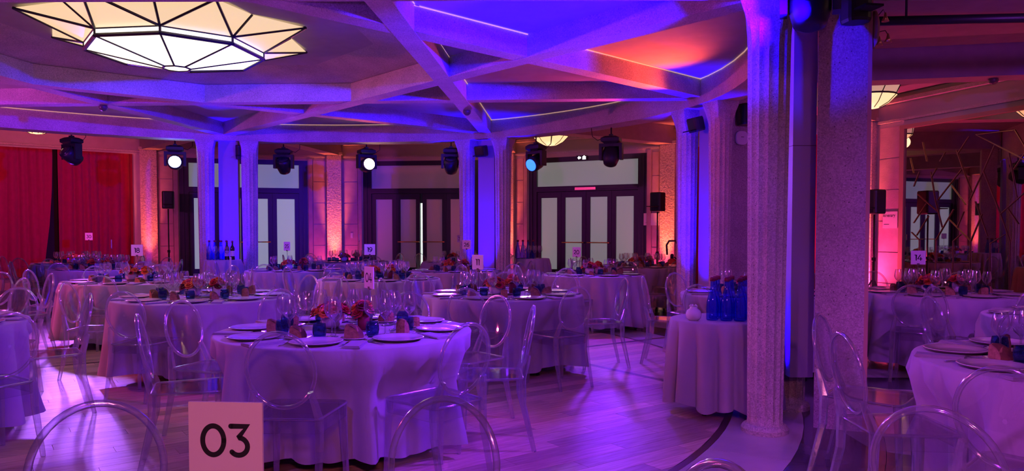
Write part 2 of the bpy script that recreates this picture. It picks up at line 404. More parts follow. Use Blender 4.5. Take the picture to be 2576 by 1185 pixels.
# ------------------------------------------------------------------ outer wall bays
def bay_frame(i):
    p0, p1 = PIL[i], PIL[i + 1]
    u = norm2(p1[0] - p0[0], p1[1] - p0[1]); L = math.hypot(p1[0] - p0[0], p1[1] - p0[1])
    return p0, math.atan2(u[1], u[0]), L
def bay_point(i, x, y, z):
    p0, rz, L = bay_frame(i); c, s = math.cos(rz), math.sin(rz)
    return (p0[0] + x * c - y * s, p0[1] + x * s + y * c, z)
KIND = {0: 'curtain', 1: 'door', 2: 'door', 3: 'door', 4: 'curtain', 5: 'mirror'}
SIDE = ['curtain', 'lit_door', 'ajar_door', 'exit_door', 'red_curtain', 'mirror'] + ['rear_%d' % k for k in range(1, 11)]
dn = 0
for i in range(16):
    p0, rz, L = bay_frame(i); k = KIND.get(i, 'plain')
    DW = 2.84; d0 = (L - DW) / 2; d1 = d0 + DW; DT = 3.06
    wmb = MB()
    if k == 'door':
        wmb.box(0.0, d0, 0.0, 0.25, 0, DT); wmb.box(d1, L, 0.0, 0.25, 0, DT); wmb.box(0, L, 0.0, 0.25, DT, Z_AMB)
    elif k == 'curtain':
        wmb.box(0, L, 0.5, 0.6, 0, Z_AMB); wmb.box(0, L, 0.0, 0.2, 3.12, Z_AMB); wmb.box(0, 0.3, 0, 0.2, 0, 3.12); wmb.box(L - 0.3, L, 0, 0.2, 0, 3.12)
    else: wmb.box(0, L, 0.0, 0.25, 0, Z_AMB)
    wall = struct(wmb.build('wall_' + SIDE[i], 'stone_joint' if k in ('door', 'mirror') else 'plaster', None, (p0[0], p0[1], 0), rz), 'stone faced outer wall bay of the round hall')
    MB().box(0, L, -0.05, 0.0, 3.14, 3.18).build('string_course', 'concrete', wall)
    MB().box(0, L, -0.10, 0.0, 3.44, 3.5).build('cornice', 'concrete', wall)
    if k in ('door', 'mirror'):
        for side in ((0.175, d0 - 0.13), (d1 + 0.13, L - 0.175)):
            if k == 'mirror' and side[0] > 1: continue
            w2 = (side[1] - side[0])
            if k == 'mirror': side = (0.25, 0.66)
            z = 0.02
            for q in range(6):
                MB().box(side[0], side[1], -0.022, 0.0, z, z + 0.495).build('stone_block', 'stone_block', wall); z += 0.51
        if k == 'door':
            for q in (d0 - 0.11, d1 + 0.02):
                MB().box(q, q + 0.09, -0.045, 0.0, 0, DT + 0.05).build('architrave', 'stone_block', wall)
    if k == 'door':
        dn += 1
        D = struct(empty('door_%d' % dn, bay_point(i, 0, 0, 0), rz), ['dark four leaf door with lit frosted panes behind the paired columns', 'dark four leaf door left ajar with unlit frosted panes', 'dark four leaf door with lit panes under the exit sign'][dn - 1])
        pm = ['pane_lit', 'pane_off', 'pane_dim'][dn - 1]
        f_ = MB()
        f_.box(d0, d0 + 0.2, 0.02, 0.17, 0, DT); f_.box(d1 - 0.2, d1, 0.02, 0.17, 0, DT)
        f_.box(d0 + 0.2, d1 - 0.2, 0.02, 0.17, 2.95, DT); f_.box(d0 + 0.2, d1 - 0.2, 0.02, 0.17, 2.28, 2.4)
        f_.box(d0 + 0.06, d0 + 0.1, 0.0, 0.02, 0, DT - 0.04); f_.box(d1 - 0.1, d1 - 0.06, 0.0, 0.02, 0, DT - 0.04); f_.box(d0 + 0.2, d1 - 0.2, 0.0, 0.02, 2.32, 2.36)
        f_.build('door_frame', 'door_wood', D)
        MB().box(d0 + 0.2, d1 - 0.2, 0.08, 0.1, 2.4, 2.95).build('transom_pane', 'pane_dim' if dn == 1 else pm, D)
        lw = (DW - 0.4) / 4
        for q in range(4):
            x0 = d0 + 0.2 + q * lw; lf = empty('door_leaf', (x0, 0, 0), 0, D)
            if dn == 2 and q in (1, 2): lw_ = lw - 0.03; sx = 0.0 if q == 1 else 0.03
            else: lw_ = lw - 0.006; sx = 0.003
            m_ = MB(); m_.box(sx, sx + 0.1, 0.05, 0.11, 0.01, 2.27); m_.box(sx + lw_ - 0.1, sx + lw_, 0.05, 0.11, 0.01, 2.27)
            m_.box(sx + 0.1, sx + lw_ - 0.1, 0.05, 0.11, 2.14, 2.27); m_.box(sx + 0.1, sx + lw_ - 0.1, 0.05, 0.11, 0.01, 0.5)
            m_.build('leaf_frame', 'door_wood', lf)
            MB().box(sx + 0.1, sx + lw_ - 0.1, 0.07, 0.085, 0.5, 2.14).build('frosted_pane', pm, lf)
            if q in (1, 2):
                h = MB(); h.tube([(0.04, 0.0, 1.12), (lw - 0.04, 0.0, 1.12)], 0.014); h.box(0.05, 0.07, 0.0, 0.05, 1.11, 1.13); h.box(lw - 0.07, lw - 0.05, 0.0, 0.05, 1.11, 1.13)
                h.build('push_bar', 'brass', lf)
        if dn == 2: MB().box(L / 2 - 0.03, L / 2 + 0.03, 0.15, 0.16, 0.02, 2.05).build('daylight_gap', 'daylight_slit', D)
        if dn == 3:
            cl = MB(); cl.box(L / 2 - 0.25, L / 2 + 0.25, -0.01, 0.02, 2.3, 2.36); cl.build('door_closer', 'brass', D)
    elif k == 'mirror':
        mp = tag(empty('wall_mirror', bay_point(i, 0, 0, 0), rz), 'tall wall mirror crossed by slanting gold bars', 'mirror')
        MB().box(0.78, 3.5, -0.03, -0.002, 0.12, 3.0).build('mirror_pane', 'mirror', mp)
        fr = MB(); fr.box(0.7, 0.78, -0.06, -0.002, 0.06, 3.06); fr.box(3.5, 3.58, -0.06, -0.002, 0.06, 3.06); fr.box(0.78, 3.5, -0.06, -0.002, 3.0, 3.06); fr.box(0.78, 3.5, -0.06, -0.002, 0.06, 0.12)
        fr.build('mirror_frame', 'tan_trim', mp)
        BARS = [(1.918, 2.744, 1.727, 2.501), (1.715, 2.569, 1.816, 2.318), (1.816, 2.318, 1.984, 1.929), (1.808, 2.278, 1.407, 1.845), (2.028, 2.756, 2.71, 2.359), (2.323, 2.577, 2.157, 2.226), (2.157, 2.226, 1.95, 1.824), (2.157, 2.226, 2.432, 1.616), (2.432, 1.616, 2.584, 1.24), (2.584, 1.24, 2.591, 0.5), (2.537, 2.445, 2.676, 1.795), (2.778, 1.898, 2.432, 1.616), (1.641, 2.055, 1.886, 1.76), (1.039, 1.948, 1.411, 1.673), (1.202, 1.801, 0.973, 1.505), (1.366, 1.847, 1.497, 1.431), (1.688, 1.7, 1.391, 1.241), (1.391, 1.241, 1.399, 0.5), (1.614, 1.549, 1.982, 1.232), (1.982, 1.232, 1.99, 0.5), (2.154, 1.622, 1.982, 1.232), (2.042, 1.804, 2.25, 1.3), (1.86, 1.662, 1.752, 1.43), (1.821, 1.33, 1.689, 1.228), (1.689, 1.228, 1.697, 0.5), (2.507, 1.333, 2.288, 1.204), (2.288, 1.204, 2.294, 0.5), (0.932, 1.362, 1.087, 1.238), (1.087, 1.238, 1.092, 0.9), (1.248, 1.607, 1.032, 1.308), (1.274, 2.285, 1.366, 1.847), (1.521, 2.555, 1.434, 2.427), (1.375, 2.329, 1.286, 2.197), (1.116, 2.753, 1.197, 2.448), (0.884, 2.529, 0.955, 2.291), (1.063, 2.301, 0.96, 2.077), (2.612, 2.753, 2.762, 2.506), (2.604, 2.746, 2.028, 2.756), (2.54, 1.684, 2.7, 1.472), (2.757, 2.416, 2.609, 2.215), (2.71, 2.359, 3.3, 2.0), (3.3, 2.0, 3.1, 1.3), (2.778, 1.898, 3.2, 2.3), (3.1, 1.3, 3.12, 0.5)]
        for a in BARS: MB().tube([(a[0], -0.04, a[1]), (a[2], -0.04, a[3])], 0.0065, 4, smooth=False).build('gold_bar', 'gold_bar', mp)
    elif k == 'curtain':
        st = MB()
        if i == 0:
            st.box(0, L, -0.35, 0.5, 0, 0.4); st.box(0, L, -0.65, -0.35, 0, 0.2)
            struct(st.build('trim_1', 'stone_block', None, bay_point(i, 0, 0, 0), rz), 'low stone step and stage in front of the curtains')
        zb = 0.41 if i == 0 else 0.03
        MB().box(0, L, 0.42, 0.46, 0, 3.3).build('gap_shade_sheet', 'black_cloth', wall)  # black sheet added so the gap between curtains reads as deep shade
        panels = [(0.1, 2.93, 0), (3.0, L - 0.1, 1)] if i == 4 else [(0.05, 2.33, 0), (2.42, L - 0.2, 1)]
        for x0, x1, q in panels:
            n = int((x1 - x0) / 0.022); rs = []
            ph = random.random() * 9
            for z in [zb, zb + 0.3, 0.9, 1.5, 2.2, 2.9, 3.13]:
                row = []; tt = (z - zb) / (3.13 - zb)
                for j in range(n + 1):
                    s = j / n; x = x0 + (x1 - x0) * s
                    if i == 0 and q == 0: x -= (1 - tt) ** 2 * 0.22 * s ** 6
                    y = 0.1 + 0.055 * (1 - 2 * abs(math.sin(x * 17 + ph + 0.7 * math.sin(x * 6 + z * 0.4)))) * (0.6 + 0.4 * (1 - tt)) + 0.03 * math.sin(x * 9.7 + ph)
                    row.append((x, y, z))
                rs.append(row)
            c_ = MB().rings(rs, False, False); back = [[(x, y + 0.012, z) for x, y, z in r] for r in rs]; c_.rings(back, False, False)
            o = c_.build('curtain', 'velvet', None, bay_point(i, 0, 0, 0), rz)
            tag(o, ['deep red curtain with its edge drawn back above the stage step', 'wide deep red curtain hanging beside the gap above the stage'][q] if i == 0 else ['red curtain seen between the ringed columns', 'narrow red curtain beside the glowing rough pilaster'][q], 'curtain')
        struct(MB().box(0, L, -0.03, 0.0, 3.1, 3.13).build('trim_%d' % (2 + i), 'plaster', None, bay_point(i, 0, 0, 0), rz))
# pilasters with a rough hammered face
pil = []
for i in range(16):
    a = math.radians(ANG[i]); x, y = PIL[i]
    mb = MB(); mb.box(-0.17, 0.17, -0.17, 0.2, 0, 3.2)
    o = struct(mb.build('trim_pilaster', 'rough_stone', None, (x, y, 0), a - PI / 2), 'rough hammered stone pilaster on the outer wall')
    MB().box(-0.2, 0.2, -0.2, 0.2, 3.2, 3.26).build('impost', 'concrete', o)
    if i in (0, 1, 2, 3, 4, 5, 6):
        nx, ny = math.cos(a), math.sin(a)
        bx_, by_ = x - nx * 0.42, y - ny * 0.42
        u = empty('floor_uplight', (bx_, by_, 0), a)
        tag(u, 'small black floor uplight washing a rough pilaster orange', 'uplight', 'orange uplights at the pilasters')
        MB().lathe([(0.06, 0), (0.07, 0.01), (0.07, 0.16), (0.06, 0.17)], 16).build('lamp_body', 'black', u)
        MB().lathe([(0.05, 0.171), (0.05, 0.174)], 16).build('lens', 'lens_warm', u)
        spot((bx_, by_, 0.2), (x - nx * 0.17, y - ny * 0.17, 2.0), ORANGE, 560, 30, 0.9, 0.05)
        spot((bx_, by_, 0.2), (x - nx * 0.6, y - ny * 0.6, 3.0), (1.0, 0.05, 0.24), 260 if i == 5 else 55, 150, 1.0, 0.05)

# ------------------------------------------------------------------ ceilings and beams
def spline_ring(pts, per=10):
    out = []; n = len(pts)
    for i in range(n):
        p0, p1, p2, p3 = [Vector(pts[(i + k) % n]) for k in (-1, 0, 1, 2)]
        for j in range(per):
            s = j / per
            out.append(0.5 * ((2 * p1) + (p2 - p0) * s + (2 * p0 - 5 * p1 + 4 * p2 - p3) * s * s + (3 * p1 - p0 - 3 * p2 + p3) * s ** 3))
    return out
ring = spline_ring(STAR, 10)
cen = Vector(RC)
def off_ring(d): return [(p + (p - cen).normalized() * d) for p in ring]
def annulus(mb, inner, outer, z0, z1):
    n = len(inner); vs = [(p[0], p[1], z0) for p in inner] + [(p[0], p[1], z0) for p in outer] + [(p[0], p[1], z1) for p in inner] + [(p[0], p[1], z1) for p in outer]
    fs = []
    for i in range(n):
        j = (i + 1) % n
        fs += [(i, j, n + j, n + i), (2 * n + i, 3 * n + i, 3 * n + j, 2 * n + j), (i, 2 * n + i, 2 * n + j, j), (n + i, n + j, 3 * n + j, 3 * n + i)]
    mb.add(vs, fs); return mb
struct(annulus(MB(), off_ring(-0.16), off_ring(0.2), Z_RING, Z_AMB).build('ceiling_ring_beam', 'concrete'), 'ring beam of pitted concrete carried by the paired columns')
out_c = [(CX + 11.6 * math.cos(2 * PI * i / 80), CY + 11.6 * math.sin(2 * PI * i / 80)) for i in range(80)]
amb = MB()
n = 80; inner = off_ring(0.1)
order = sorted(range(80), key=lambda k: math.atan2(inner[k][1] - CY, inner[k][0] - CX) % (2 * PI))
inn = [tuple(inner[k]) for k in order]
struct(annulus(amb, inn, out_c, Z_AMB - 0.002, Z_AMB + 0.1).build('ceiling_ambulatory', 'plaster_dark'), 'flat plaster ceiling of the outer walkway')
def bar(name, a, b_, wd, z0, z1, mat, label=None):
    a, b_ = Vector(a), Vector(b_); d = (b_ - a).normalized(); p = Vector((-d.y, d.x)) * wd / 2
    return struct(MB().prism([tuple(a + p), tuple(a - p), tuple(b_ - p), tuple(b_ + p)], z0, z1).build(name, mat), label)
def inter(a, b_, c, d):
    a, b_, c, d = map(Vector, (a, b_, c, d)); r = b_ - a; s = d - c
    t_ = ((c - a).x * s.y - (c - a).y * s.x) / (r.x * s.y - r.y * s.x); return a + r * t_
CH = [(k, (k + 3) % 8) for k in range(8)]
for q_, (a, b_) in enumerate(CH): bar("ceiling_star_beam", STAR[a], STAR[b_], 0.2, Z_STAR + 0.0015 * q_, Z_CEIL + 0.02, "concrete", "concrete beam of the star shaped ceiling lattice")
# inner octagon: line (k,k+3) crosses line (k+5.. ) -> vertices in order
lines = [(1, 6), (2, 7), (3, 0), (4, 1), (5, 2), (6, 3), (7, 4), (0, 5)]
OCT = [inter(STAR[lines[k][0]], STAR[lines[k][1]], STAR[lines[(k + 1) % 8][0]], STAR[lines[(k + 1) % 8][1]]) for k in range(8)]
oc = sum(OCT, Vector((0, 0))) / 8
OCT.sort(key=lambda p: math.atan2(p.y - oc.y, p.x - oc.x))
def scl(m): return [oc + (p - oc) * m for p in OCT]
def dens(ps, per=10): return [tuple(ps[i].lerp(ps[(i + 1) % 8], j / per)) for i in range(8) for j in range(per)]
i_oct = dens(scl(1.0), 10)
rin = [tuple(p) for p in off_ring(0.05)]
k0 = min(range(80), key=lambda k: abs((math.atan2(rin[k][1] - oc.y, rin[k][0] - oc.x) - math.atan2(i_oct[0][1] - oc.y, i_oct[0][0] - oc.x) + PI) % (2 * PI) - PI))
ar = sorted(rin, key=lambda p: (math.atan2(p[1] - oc.y, p[0] - oc.x) - math.atan2(i_oct[0][1] - oc.y, i_oct[0][0] - oc.x)) % (2 * PI))
struct(annulus(MB(), i_oct, ar, Z_CEIL, Z_CEIL + 0.06).build('ceiling', 'plaster'), 'flat plaster ceiling panels between the star beams')
cof = MB(); A_, B_, C_ = scl(1.06), scl(0.97), scl(0.70)
for k in range(8):
    j = (k + 1) % 8
    cof.add([(*A_[k], Z_CEIL - 0.01), (*A_[j], Z_CEIL - 0.01), (*B_[j], Z_CEIL - 0.01), (*B_[k], Z_CEIL - 0.01)], [(0, 1, 2, 3)])
    cof.add([(*B_[k], Z_CEIL - 0.01), (*B_[j], Z_CEIL - 0.01), (*B_[j], Z_CEIL + 0.02), (*B_[k], Z_CEIL + 0.02)], [(0, 1, 2, 3)])
    cof.add([(*B_[k], Z_CEIL + 0.02), (*B_[j], Z_CEIL + 0.02), (*C_[j], 3.39), (*C_[k], 3.39)], [(0, 1, 2, 3)])
struct(cof.build('ceiling_coffer', 'concrete'), 'sloping pitted concrete sides of the central ceiling coffer')
struct(MB().prism([tuple(p) for p in scl(0.72)], 3.39, 3.45).build('ceiling_coffer_top', 'plaster'), 'flat plaster top of the central ceiling coffer')
# warm light strips in the joint between beams and ceiling
for a, b_ in CH:
    A1, B1 = Vector(STAR[a]), Vector(STAR[b_]); d = (B1 - A1).normalized(); p = Vector((-d.y, d.x))
    if (A1 - cen).dot(p) < 0: p = -p
    A1 = A1 + p * 0.108; B1 = B1 + p * 0.108
    st = MB().tube([(*(A1 + d * 0.2), Z_CEIL - 0.006), (*(B1 - d * 0.2), Z_CEIL - 0.006)], 0.006, 5).build('cove_light_strip', 'led_strip')
    tag(st, 'thin warm light strip in the joint of a star beam and the ceiling', 'light strip', 'cove light strips of the star ceiling')
rp = off_ring(-0.168)
st = MB().tube([(p.x, p.y, Z_CEIL - 0.006) for p in rp], 0.006, 5, closed=True).build('cove_light_strip', 'led_strip')
tag(st, 'thin warm light strip running round the inside of the ring beam', 'light strip')
# walkway beams
for k in range(8):
    sx, sy = SUP[k]; nx, ny = norm2(sx - RC[0], sy - RC[1])
    ang = math.degrees(math.atan2(sy - CY, sx - CX))
    near = sorted(range(16), key=lambda q: abs((ANG[q] - ang + 180) % 360 - 180))[:2]
    for q in near:
        tgt = PIL[q]
        a = (sx + nx * 0.3, sy + ny * 0.3)
        if k == 3: a = (2.3, 6.15) if ANG[q] > -20 else (2.4, 5.2)
        if k == 3 and ANG[q] > -20: tgt = (7.1, 5.95)
        if k == 4: continue
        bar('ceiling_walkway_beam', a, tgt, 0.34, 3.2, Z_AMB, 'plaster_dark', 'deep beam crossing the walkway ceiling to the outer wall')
# star lamp
lamp = tag(empty('star_ceiling_lamp', (oc.x - 0.17, oc.y, 0)), 'large eight pointed star ceiling lamp of glowing panes and dark ribs', 'ceiling lamp')
a0 = math.radians(15)
def pol(r, a, z): return (r * math.cos(a), r * math.sin(a), z)
V0 = [pol(0.83, a0 + k * PI / 4, 3.15) for k in range(8)]; V1 = [pol(0.83, a0 + k * PI / 4, 3.215) for k in range(8)]
T0 = [pol(1.36, a0 + (k + .5) * PI / 4, 3.365) for k in range(8)]; W0 = [pol(1.1, a0 + k * PI / 4, 3.385) for k in range(8)]
BT = [pol(0.13, a0 + k * PI / 4, 3.01) for k in range(8)]; BB = (0, 0, 2.985)
pm_ = []
for k in range(8):
    j = (k + 1) % 8
    MB().add([BT[k], BT[j], V0[j], V0[k]], [(0, 1, 2, 3)]).build('bowl_pane', 'lamp_glass_hot', lamp)
    MB().add([V0[k], V0[j], V1[j], V1[k]], [(0, 1, 2, 3)]).build('rim_pane', 'lamp_glass_hot', lamp)
    MB().add([V1[k], V1[j], T0[k]], [(0, 1, 2)]).build('star_pane', 'lamp_glass', lamp)
    MB().add([V1[k], T0[k], W0[k]], [(0, 1, 2)]).build('star_pane', 'lamp_glass', lamp)
    MB().add([V1[j], W0[j], T0[k]], [(0, 1, 2)]).build('star_pane', 'lamp_glass', lamp)
    for a, b_, r in ((BT[k], V0[k], .011), (V0[k], V0[j], .02), (V0[k], V1[k], .012), (V1[k], V1[j], .01), (V1[k], T0[k], .014), (V1[j], T0[k], .014), (V1[k], W0[k], .014), (BT[k], BT[j], .012)):
        MB().tube([a, b_], r, 5, smooth=False).build('lamp_rib', 'black', lamp)
    MB().add([BT[k], BT[j], BB], [(0, 1, 2)]).build('boss_pane', 'lamp_glass_hot', lamp)

# ------------------------------------------------------------------ supports: paired columns, casing, pier
def column_mesh():
    mb = MB(); seg = 112; rs = []
    prof = [(0.0, 0.155, 0, 0), (0.03, 0.158, 0, 0), (0.05, 0.145, 0, 0), (0.06, 0.12, 0, 0.0), (0.1, 0.115, 0, 1), (2.62, 0.138, 0, 1), (2.70, 0.142, 0.1, .6), (2.82, 0.148, 0.5, .2), (2.91, 0.156, 0.9, 0), (Z_RING, 0.158, 1, 0)]
    for z, r, sq, flt in prof:
        row = []
        for j in range(seg):
            a = 2 * PI * j / seg
            rc = r + flt * 0.004 - flt * 0.012 * abs(math.sin(7 * a))
            rq = r / max(abs(math.cos(a)), abs(math.sin(a)))
            rr = rc * (1 - sq) + rq * sq
            row.append((rr * math.cos(a), rr * math.sin(a), z))
        rs.append(row)
    mb.rings(rs, True, True, False); return mb.mesh('column', 'concrete_column')
col_me = column_mesh()
up_b = empty('floor_uplight'); tag(up_b, '', 'uplight', 'blue uplights at the paired columns')
MB().lathe([(0.05, 0), (0.055, 0.01), (0.055, 0.22), (0.045, 0.23)], 16).build('lamp_body', 'black', up_b)
MB().lathe([(0.04, 0.231), (0.04, 0.236)], 16).build('lens', 'led_blue', up_b)
UPB = Proto(up_b)
for k in range(8):
    sx, sy = SUP[k]
    nx, ny = norm2(sx - RC[0], sy - RC[1])
    if k == 3: nx, ny = 0.853, -0.522
    tx, ty = -ny, nx; rz = math.atan2(ny, nx); sp = 0.40 if k == 3 else 0.36
    for s in (-1, 1):
        o = bpy.data.objects.new('trim_column', col_me); COL.objects.link(o)
        o.location = (sx + tx * sp * s, sy + ty * sp * s, 0); o.rotation_euler = (0, 0, rz); struct(o, 'round fluted concrete column, one of a pair under the ring beam')
    cs = struct((MB().box(-0.07, 0.07, -0.16, 0.16, 0.3, Z_RING) if k != 3 else MB().box(-0.085, 0.085, -0.08, 0.08, 0.3, Z_RING)).build('trim_casing', 'panel_paint', None, (sx + nx * 0.12, sy + ny * 0.12, 0) if k != 3 else (2.135, 5.53, 0), rz if k != 3 else 0), 'flat painted casing between two columns lit blue')
    if k == 3: MB().box(-0.087, 0.087, -0.082, 0.082, 2.0, 2.005).build('casing_joint', 'dark_rim', cs)
    pr = struct((MB().box(-0.15, 0.15, -0.15, 0.15, 0, Z_AMB) if k != 3 else MB().box(-0.155, 0.155, -0.15, 0.15, 0, Z_AMB)).build('trim_pier', 'concrete_pier', None, (sx + nx * 0.44, sy + ny * 0.44, 0) if k != 3 else (2.316, 5.257, 0), rz if k != 3 else math.radians(-22)), 'square pier of pitted concrete behind two columns')
    if k == 3: MB().box(0.155, 0.18, -0.15, -0.1, 0.0, Z_AMB).build('edge_batten', 'tan_trim', pr)
    ux, uy = sx - nx * 0.22, sy - ny * 0.22
    if k == 3: ux, uy, nx, ny = 1.975, 5.54, 1.0, 0.0
    if k in (0, 1, 2, 3, 7):
        UPB.put((ux, uy, 0), rz, 'short blue floor uplight standing between two fluted columns', 'blue uplights at the paired columns')
        spot((ux, uy, 0.26), (ux + nx * 0.14, uy + ny * 0.16, 2.7), BLUE, 900, 50, 0.9, 0.04)

# ------------------------------------------------------------------ prototypes: clear oval-back chair
def make_chair():
    root = empty('clear_chair'); tag(root, '', 'chair')
    # seat: rounded trapezoid, front towards +y
    pts = []
    def corner(cx, cy, r, a0, a1, n=4):
        for q in range(n + 1):
            a = math.radians(a0 + (a1 - a0) * q / n); pts.append((cx + r * math.cos(a), cy + r * math.sin(a)))
    corner(0.155, 0.155, 0.05, 0, 90); corner(-0.155, 0.155, 0.05, 90, 180); corner(-0.14, -0.165, 0.035, 180, 270); corner(0.14, -0.165, 0.035, 270, 360)
    MB().prism(pts, 0.445, 0.462, False).build('seat', 'acrylic', root)
    ap = MB(); inn_ = [(x * 0.96, y * 0.96) for x, y in pts]; n = len(pts)
    vs = [(x, y, 0.385) for x, y in pts] + [(x, y, 0.445) for x, y in pts] + [(x, y, 0.385) for x, y in inn_] + [(x, y, 0.445) for x, y in inn_]
    fs = []
    for q in range(n):
        j = (q + 1) % n; fs += [(q, j, n + j, n + q), (2 * n + q, 3 * n + q, 3 * n + j, 2 * n + j), (q, 2 * n + q, 2 * n + j, j)]
    ap.add(vs, fs); ap.build('apron', 'acrylic', root)
    rim = MB(); rim.tube([(x * 1.01, y * 1.01, 0.458) for x, y in pts], 0.007, 5, closed=True); rim.build('seat_rim', 'acrylic_rim', root)
    for s in (-1, 1):
        MB().tube([(s * 0.18, 0.18, 0.46), (s * 0.185, 0.188, 0.3), (s * 0.195, 0.2, 0.0)], [0.024, 0.021, 0.015], 6, smooth=False).build('leg', 'acrylic_rim', root)
        MB().tube([(s * 0.142, -0.238, 0.6), (s * 0.155, -0.222, 0.545), (s * 0.17, -0.195, 0.46), (s * 0.172, -0.2, 0.3), (s * 0.175, -0.27, 0.0)], [0.016, 0.02, 0.025, 0.022, 0.015], 6, smooth=False).build('leg', 'acrylic_rim', root)
    tilt = math.radians(11); ct, st = math.cos(tilt), math.sin(tilt); ell = []
    def bk(x, z, y=0): return (x, -0.245 + y * ct - z * st, 0.705 + z * ct + y * st)
    loop = [bk(0.168 * math.cos(2 * PI * q / 40), 0.192 * math.sin(2 * PI * q / 40)) for q in range(40)]
    MB().tube(loop, 0.0105, 7, closed=True).build('back_rim', 'acrylic_rim', root)
    pane = MB(); rs = []
    for sgn, yy in ((1, 0.003), (-1, -0.003)):
        rings_ = [[bk(0.163 * q * math.cos(2 * PI * j / 32), 0.187 * q * math.sin(2 * PI * j / 32), yy - 0.02 * (1 - q * q)) for j in range(32)] for q in (1.0, 0.66, 0.33, 0.05)]
        pane.rings(rings_ if sgn > 0 else rings_[::-1], False)
    pane.build('backrest', 'acrylic', root)
    return root
CHAIR = Proto(make_chair())

# ------------------------------------------------------------------ tables and cloths
def cloth(R, seed, h=0.75, hem=0.04, dents=(), bot=0.10, folds=24, amp=0.09):
    amp = 0.07 if R < 0.5 else amp; folds = 17 if R < 0.5 else folds
    rnd = random.Random(seed); seg = 192
    ph = [rnd.random() * 6.28 for _ in range(6)]
    def fold(a): 
        w_ = folds * a + 1.6 * math.sin(2 * a + ph[0]) + 1.1 * math.sin(3 * a + ph[1]) + ph[2]
        s = 2 * abs(math.sin(w_ / 2)) ** 0.8 - 1; am_ = 0.65 + 0.35 * math.sin(3 * a + ph[3]) * math.sin(2 * a + ph[4])
        return s * am_
    rs = []
    def row(r, z, amp, zl=0):
        out = []
        for j in range(seg):
            a = 2 * PI * j / seg; rr = r + amp * fold(a)
            g_ = min(1, max(0, (h - 0.06 - z) / 0.2))
            for ac, fd in dents:
                da = (a - ac + PI) % (2 * PI) - PI
                if abs(da) < 0.9:
                    l_ = abs(rr * math.sin(da)); lim = (fd - 0.012) / math.cos(da) - amp * 0.45 * (1 - fold(a))
                    wt = g_ * min(1, max(0, (0.40 - l_) / 0.16))
                    if rr > lim: rr += (lim - rr) * wt
            zz = z + zl * (0.5 + 0.5 * math.sin(4 * a + ph[5]) * math.sin(3 * a + ph[1]))
            out.append((rr * math.cos(a), rr * math.sin(a), zz))
        return out
    rs.append(row(R * 0.02, h, 0)); rs.append(row(R * 0.6, h, 0)); rs.append(row(R - 0.018, h, 0)); rs.append(row(R - 0.006, h - 0.003, 0)); rs.append(row(R, h - 0.012, 0))
    for q in range(1, 9):
        t_ = q / 8; rs.append(row(R + 0.006 + bot * 0.55 * t_ ** 1.2, h - 0.012 - (h - 0.012 - hem) * t_, 0.006 + amp * t_ ** 0.5, 0.09 * t_ ** 3 if t_ > .6 else 0))
    return MB().rings(rs, False).mesh('tablecloth', 'cloth')
def table(c, R, who, seed, group='round banquet tables', h=0.75, dents=(), bot=0.10):
    t_ = tag(empty('round_table', (c[0], c[1], 0)), 'round banquet table hidden under the cloth of ' + who, 'table', group)
    MB().lathe([(R - 0.03, h - 0.04), (R - 0.02, h - 0.035), (R - 0.02, h - 0.012), (R - 0.03, h - 0.008)], 40).build('tabletop', 'black', t_)
    for q in range(4):
        a = PI / 4 + q * PI / 2; MB().tube([(0.45 * R * math.cos(a), 0.45 * R * math.sin(a), h - 0.04), (0.6 * R * math.cos(a), 0.6 * R * math.sin(a), 0)], 0.018, 6).build('leg', 'black', t_)
    o = bpy.data.objects.new('tablecloth', cloth(R, seed, h, 0.04, [(a_ - seed * 1.3, d_) for a_, d_ in dents], bot)); COL.objects.link(o); o.location = (c[0], c[1], 0); o.rotation_euler = (0, 0, seed * 1.3)
    tag(o, 'mauve grey cloth draped to the floor over ' + who, 'tablecloth', 'tablecloths')
    return o

# ------------------------------------------------------------------ table ware prototypes
def one(name, cat, mb, mats): o = mb.build(name, mats); tag(o, '', cat); return o
pl = MB(); pl.lathe([(0.0, 0.004), (0.08, 0.004), (0.085, 0.006), (0.145, 0.017), (0.15, 0.018), (0.15, 0.0195), (0.142, 0.0195), (0.09, 0.0105), (0.07, 0.0085), (0.0, 0.0085)], 32, cap=False)
pe = empty('dinner_plate'); tag(pe, '', 'plate'); pl.build('dish', 'ceramic', pe)
MB().lathe([(0.0, 0.0), (0.11, 0.0), (0.148, 0.014), (0.149, 0.017), (0.11, 0.006), (0.0, 0.003)], 32, cap=False).build('foot', 'dark_rim', pe)
PLATE = Proto(pe)
nk = MB()
for q in range(3): nk.box(-0.045 + 0.002 * q, 0.045 - 0.003 * q, -0.11 + 0.003 * q, 0.11 - 0.002 * q, 0.0045 * q, 0.0045 * q + 0.0038)
nk.tube([(-0.045, -0.108, 0.0065), (-0.045, 0.108, 0.0065)], 0.0063, 6)
NAPKIN = Proto(one('folded_napkin', 'napkin', nk, 'napkin_cloth'))
def cutlery(kind):
    root = empty(kind); tag(root, '', kind)
    MB().tube([(0, -0.1, 0.006), (0, -0.02, 0.005), (0, 0.02, 0.006)], [0.007, 0.0045, 0.004], 6, flat=0.5).build('handle', 'steel', root)
    m_ = MB()
    if kind == 'fork':
        m_.tube([(0, 0.02, 0.006), (0, 0.04, 0.005), (0, 0.055, 0.006)], [0.004, 0.011, 0.011], 6, flat=0.3)
        for q in (-0.0085, -0.003, 0.003, 0.0085): m_.tube([(q, 0.052, 0.006), (q, 0.1, 0.009)], 0.0017, 4)
        m_.build('tines', 'steel', root)
    else:
        m_.prism([(-0.004, 0.0), (0.004, 0.0), (0.01, 0.06), (0.007, 0.11), (0.0, 0.125), (-0.004, 0.11)], 0.004, 0.006); m_.build('blade', 'steel', root)
    return root
FORK, KNIFE = Proto(cutlery('fork')), Proto(cutlery('knife'))
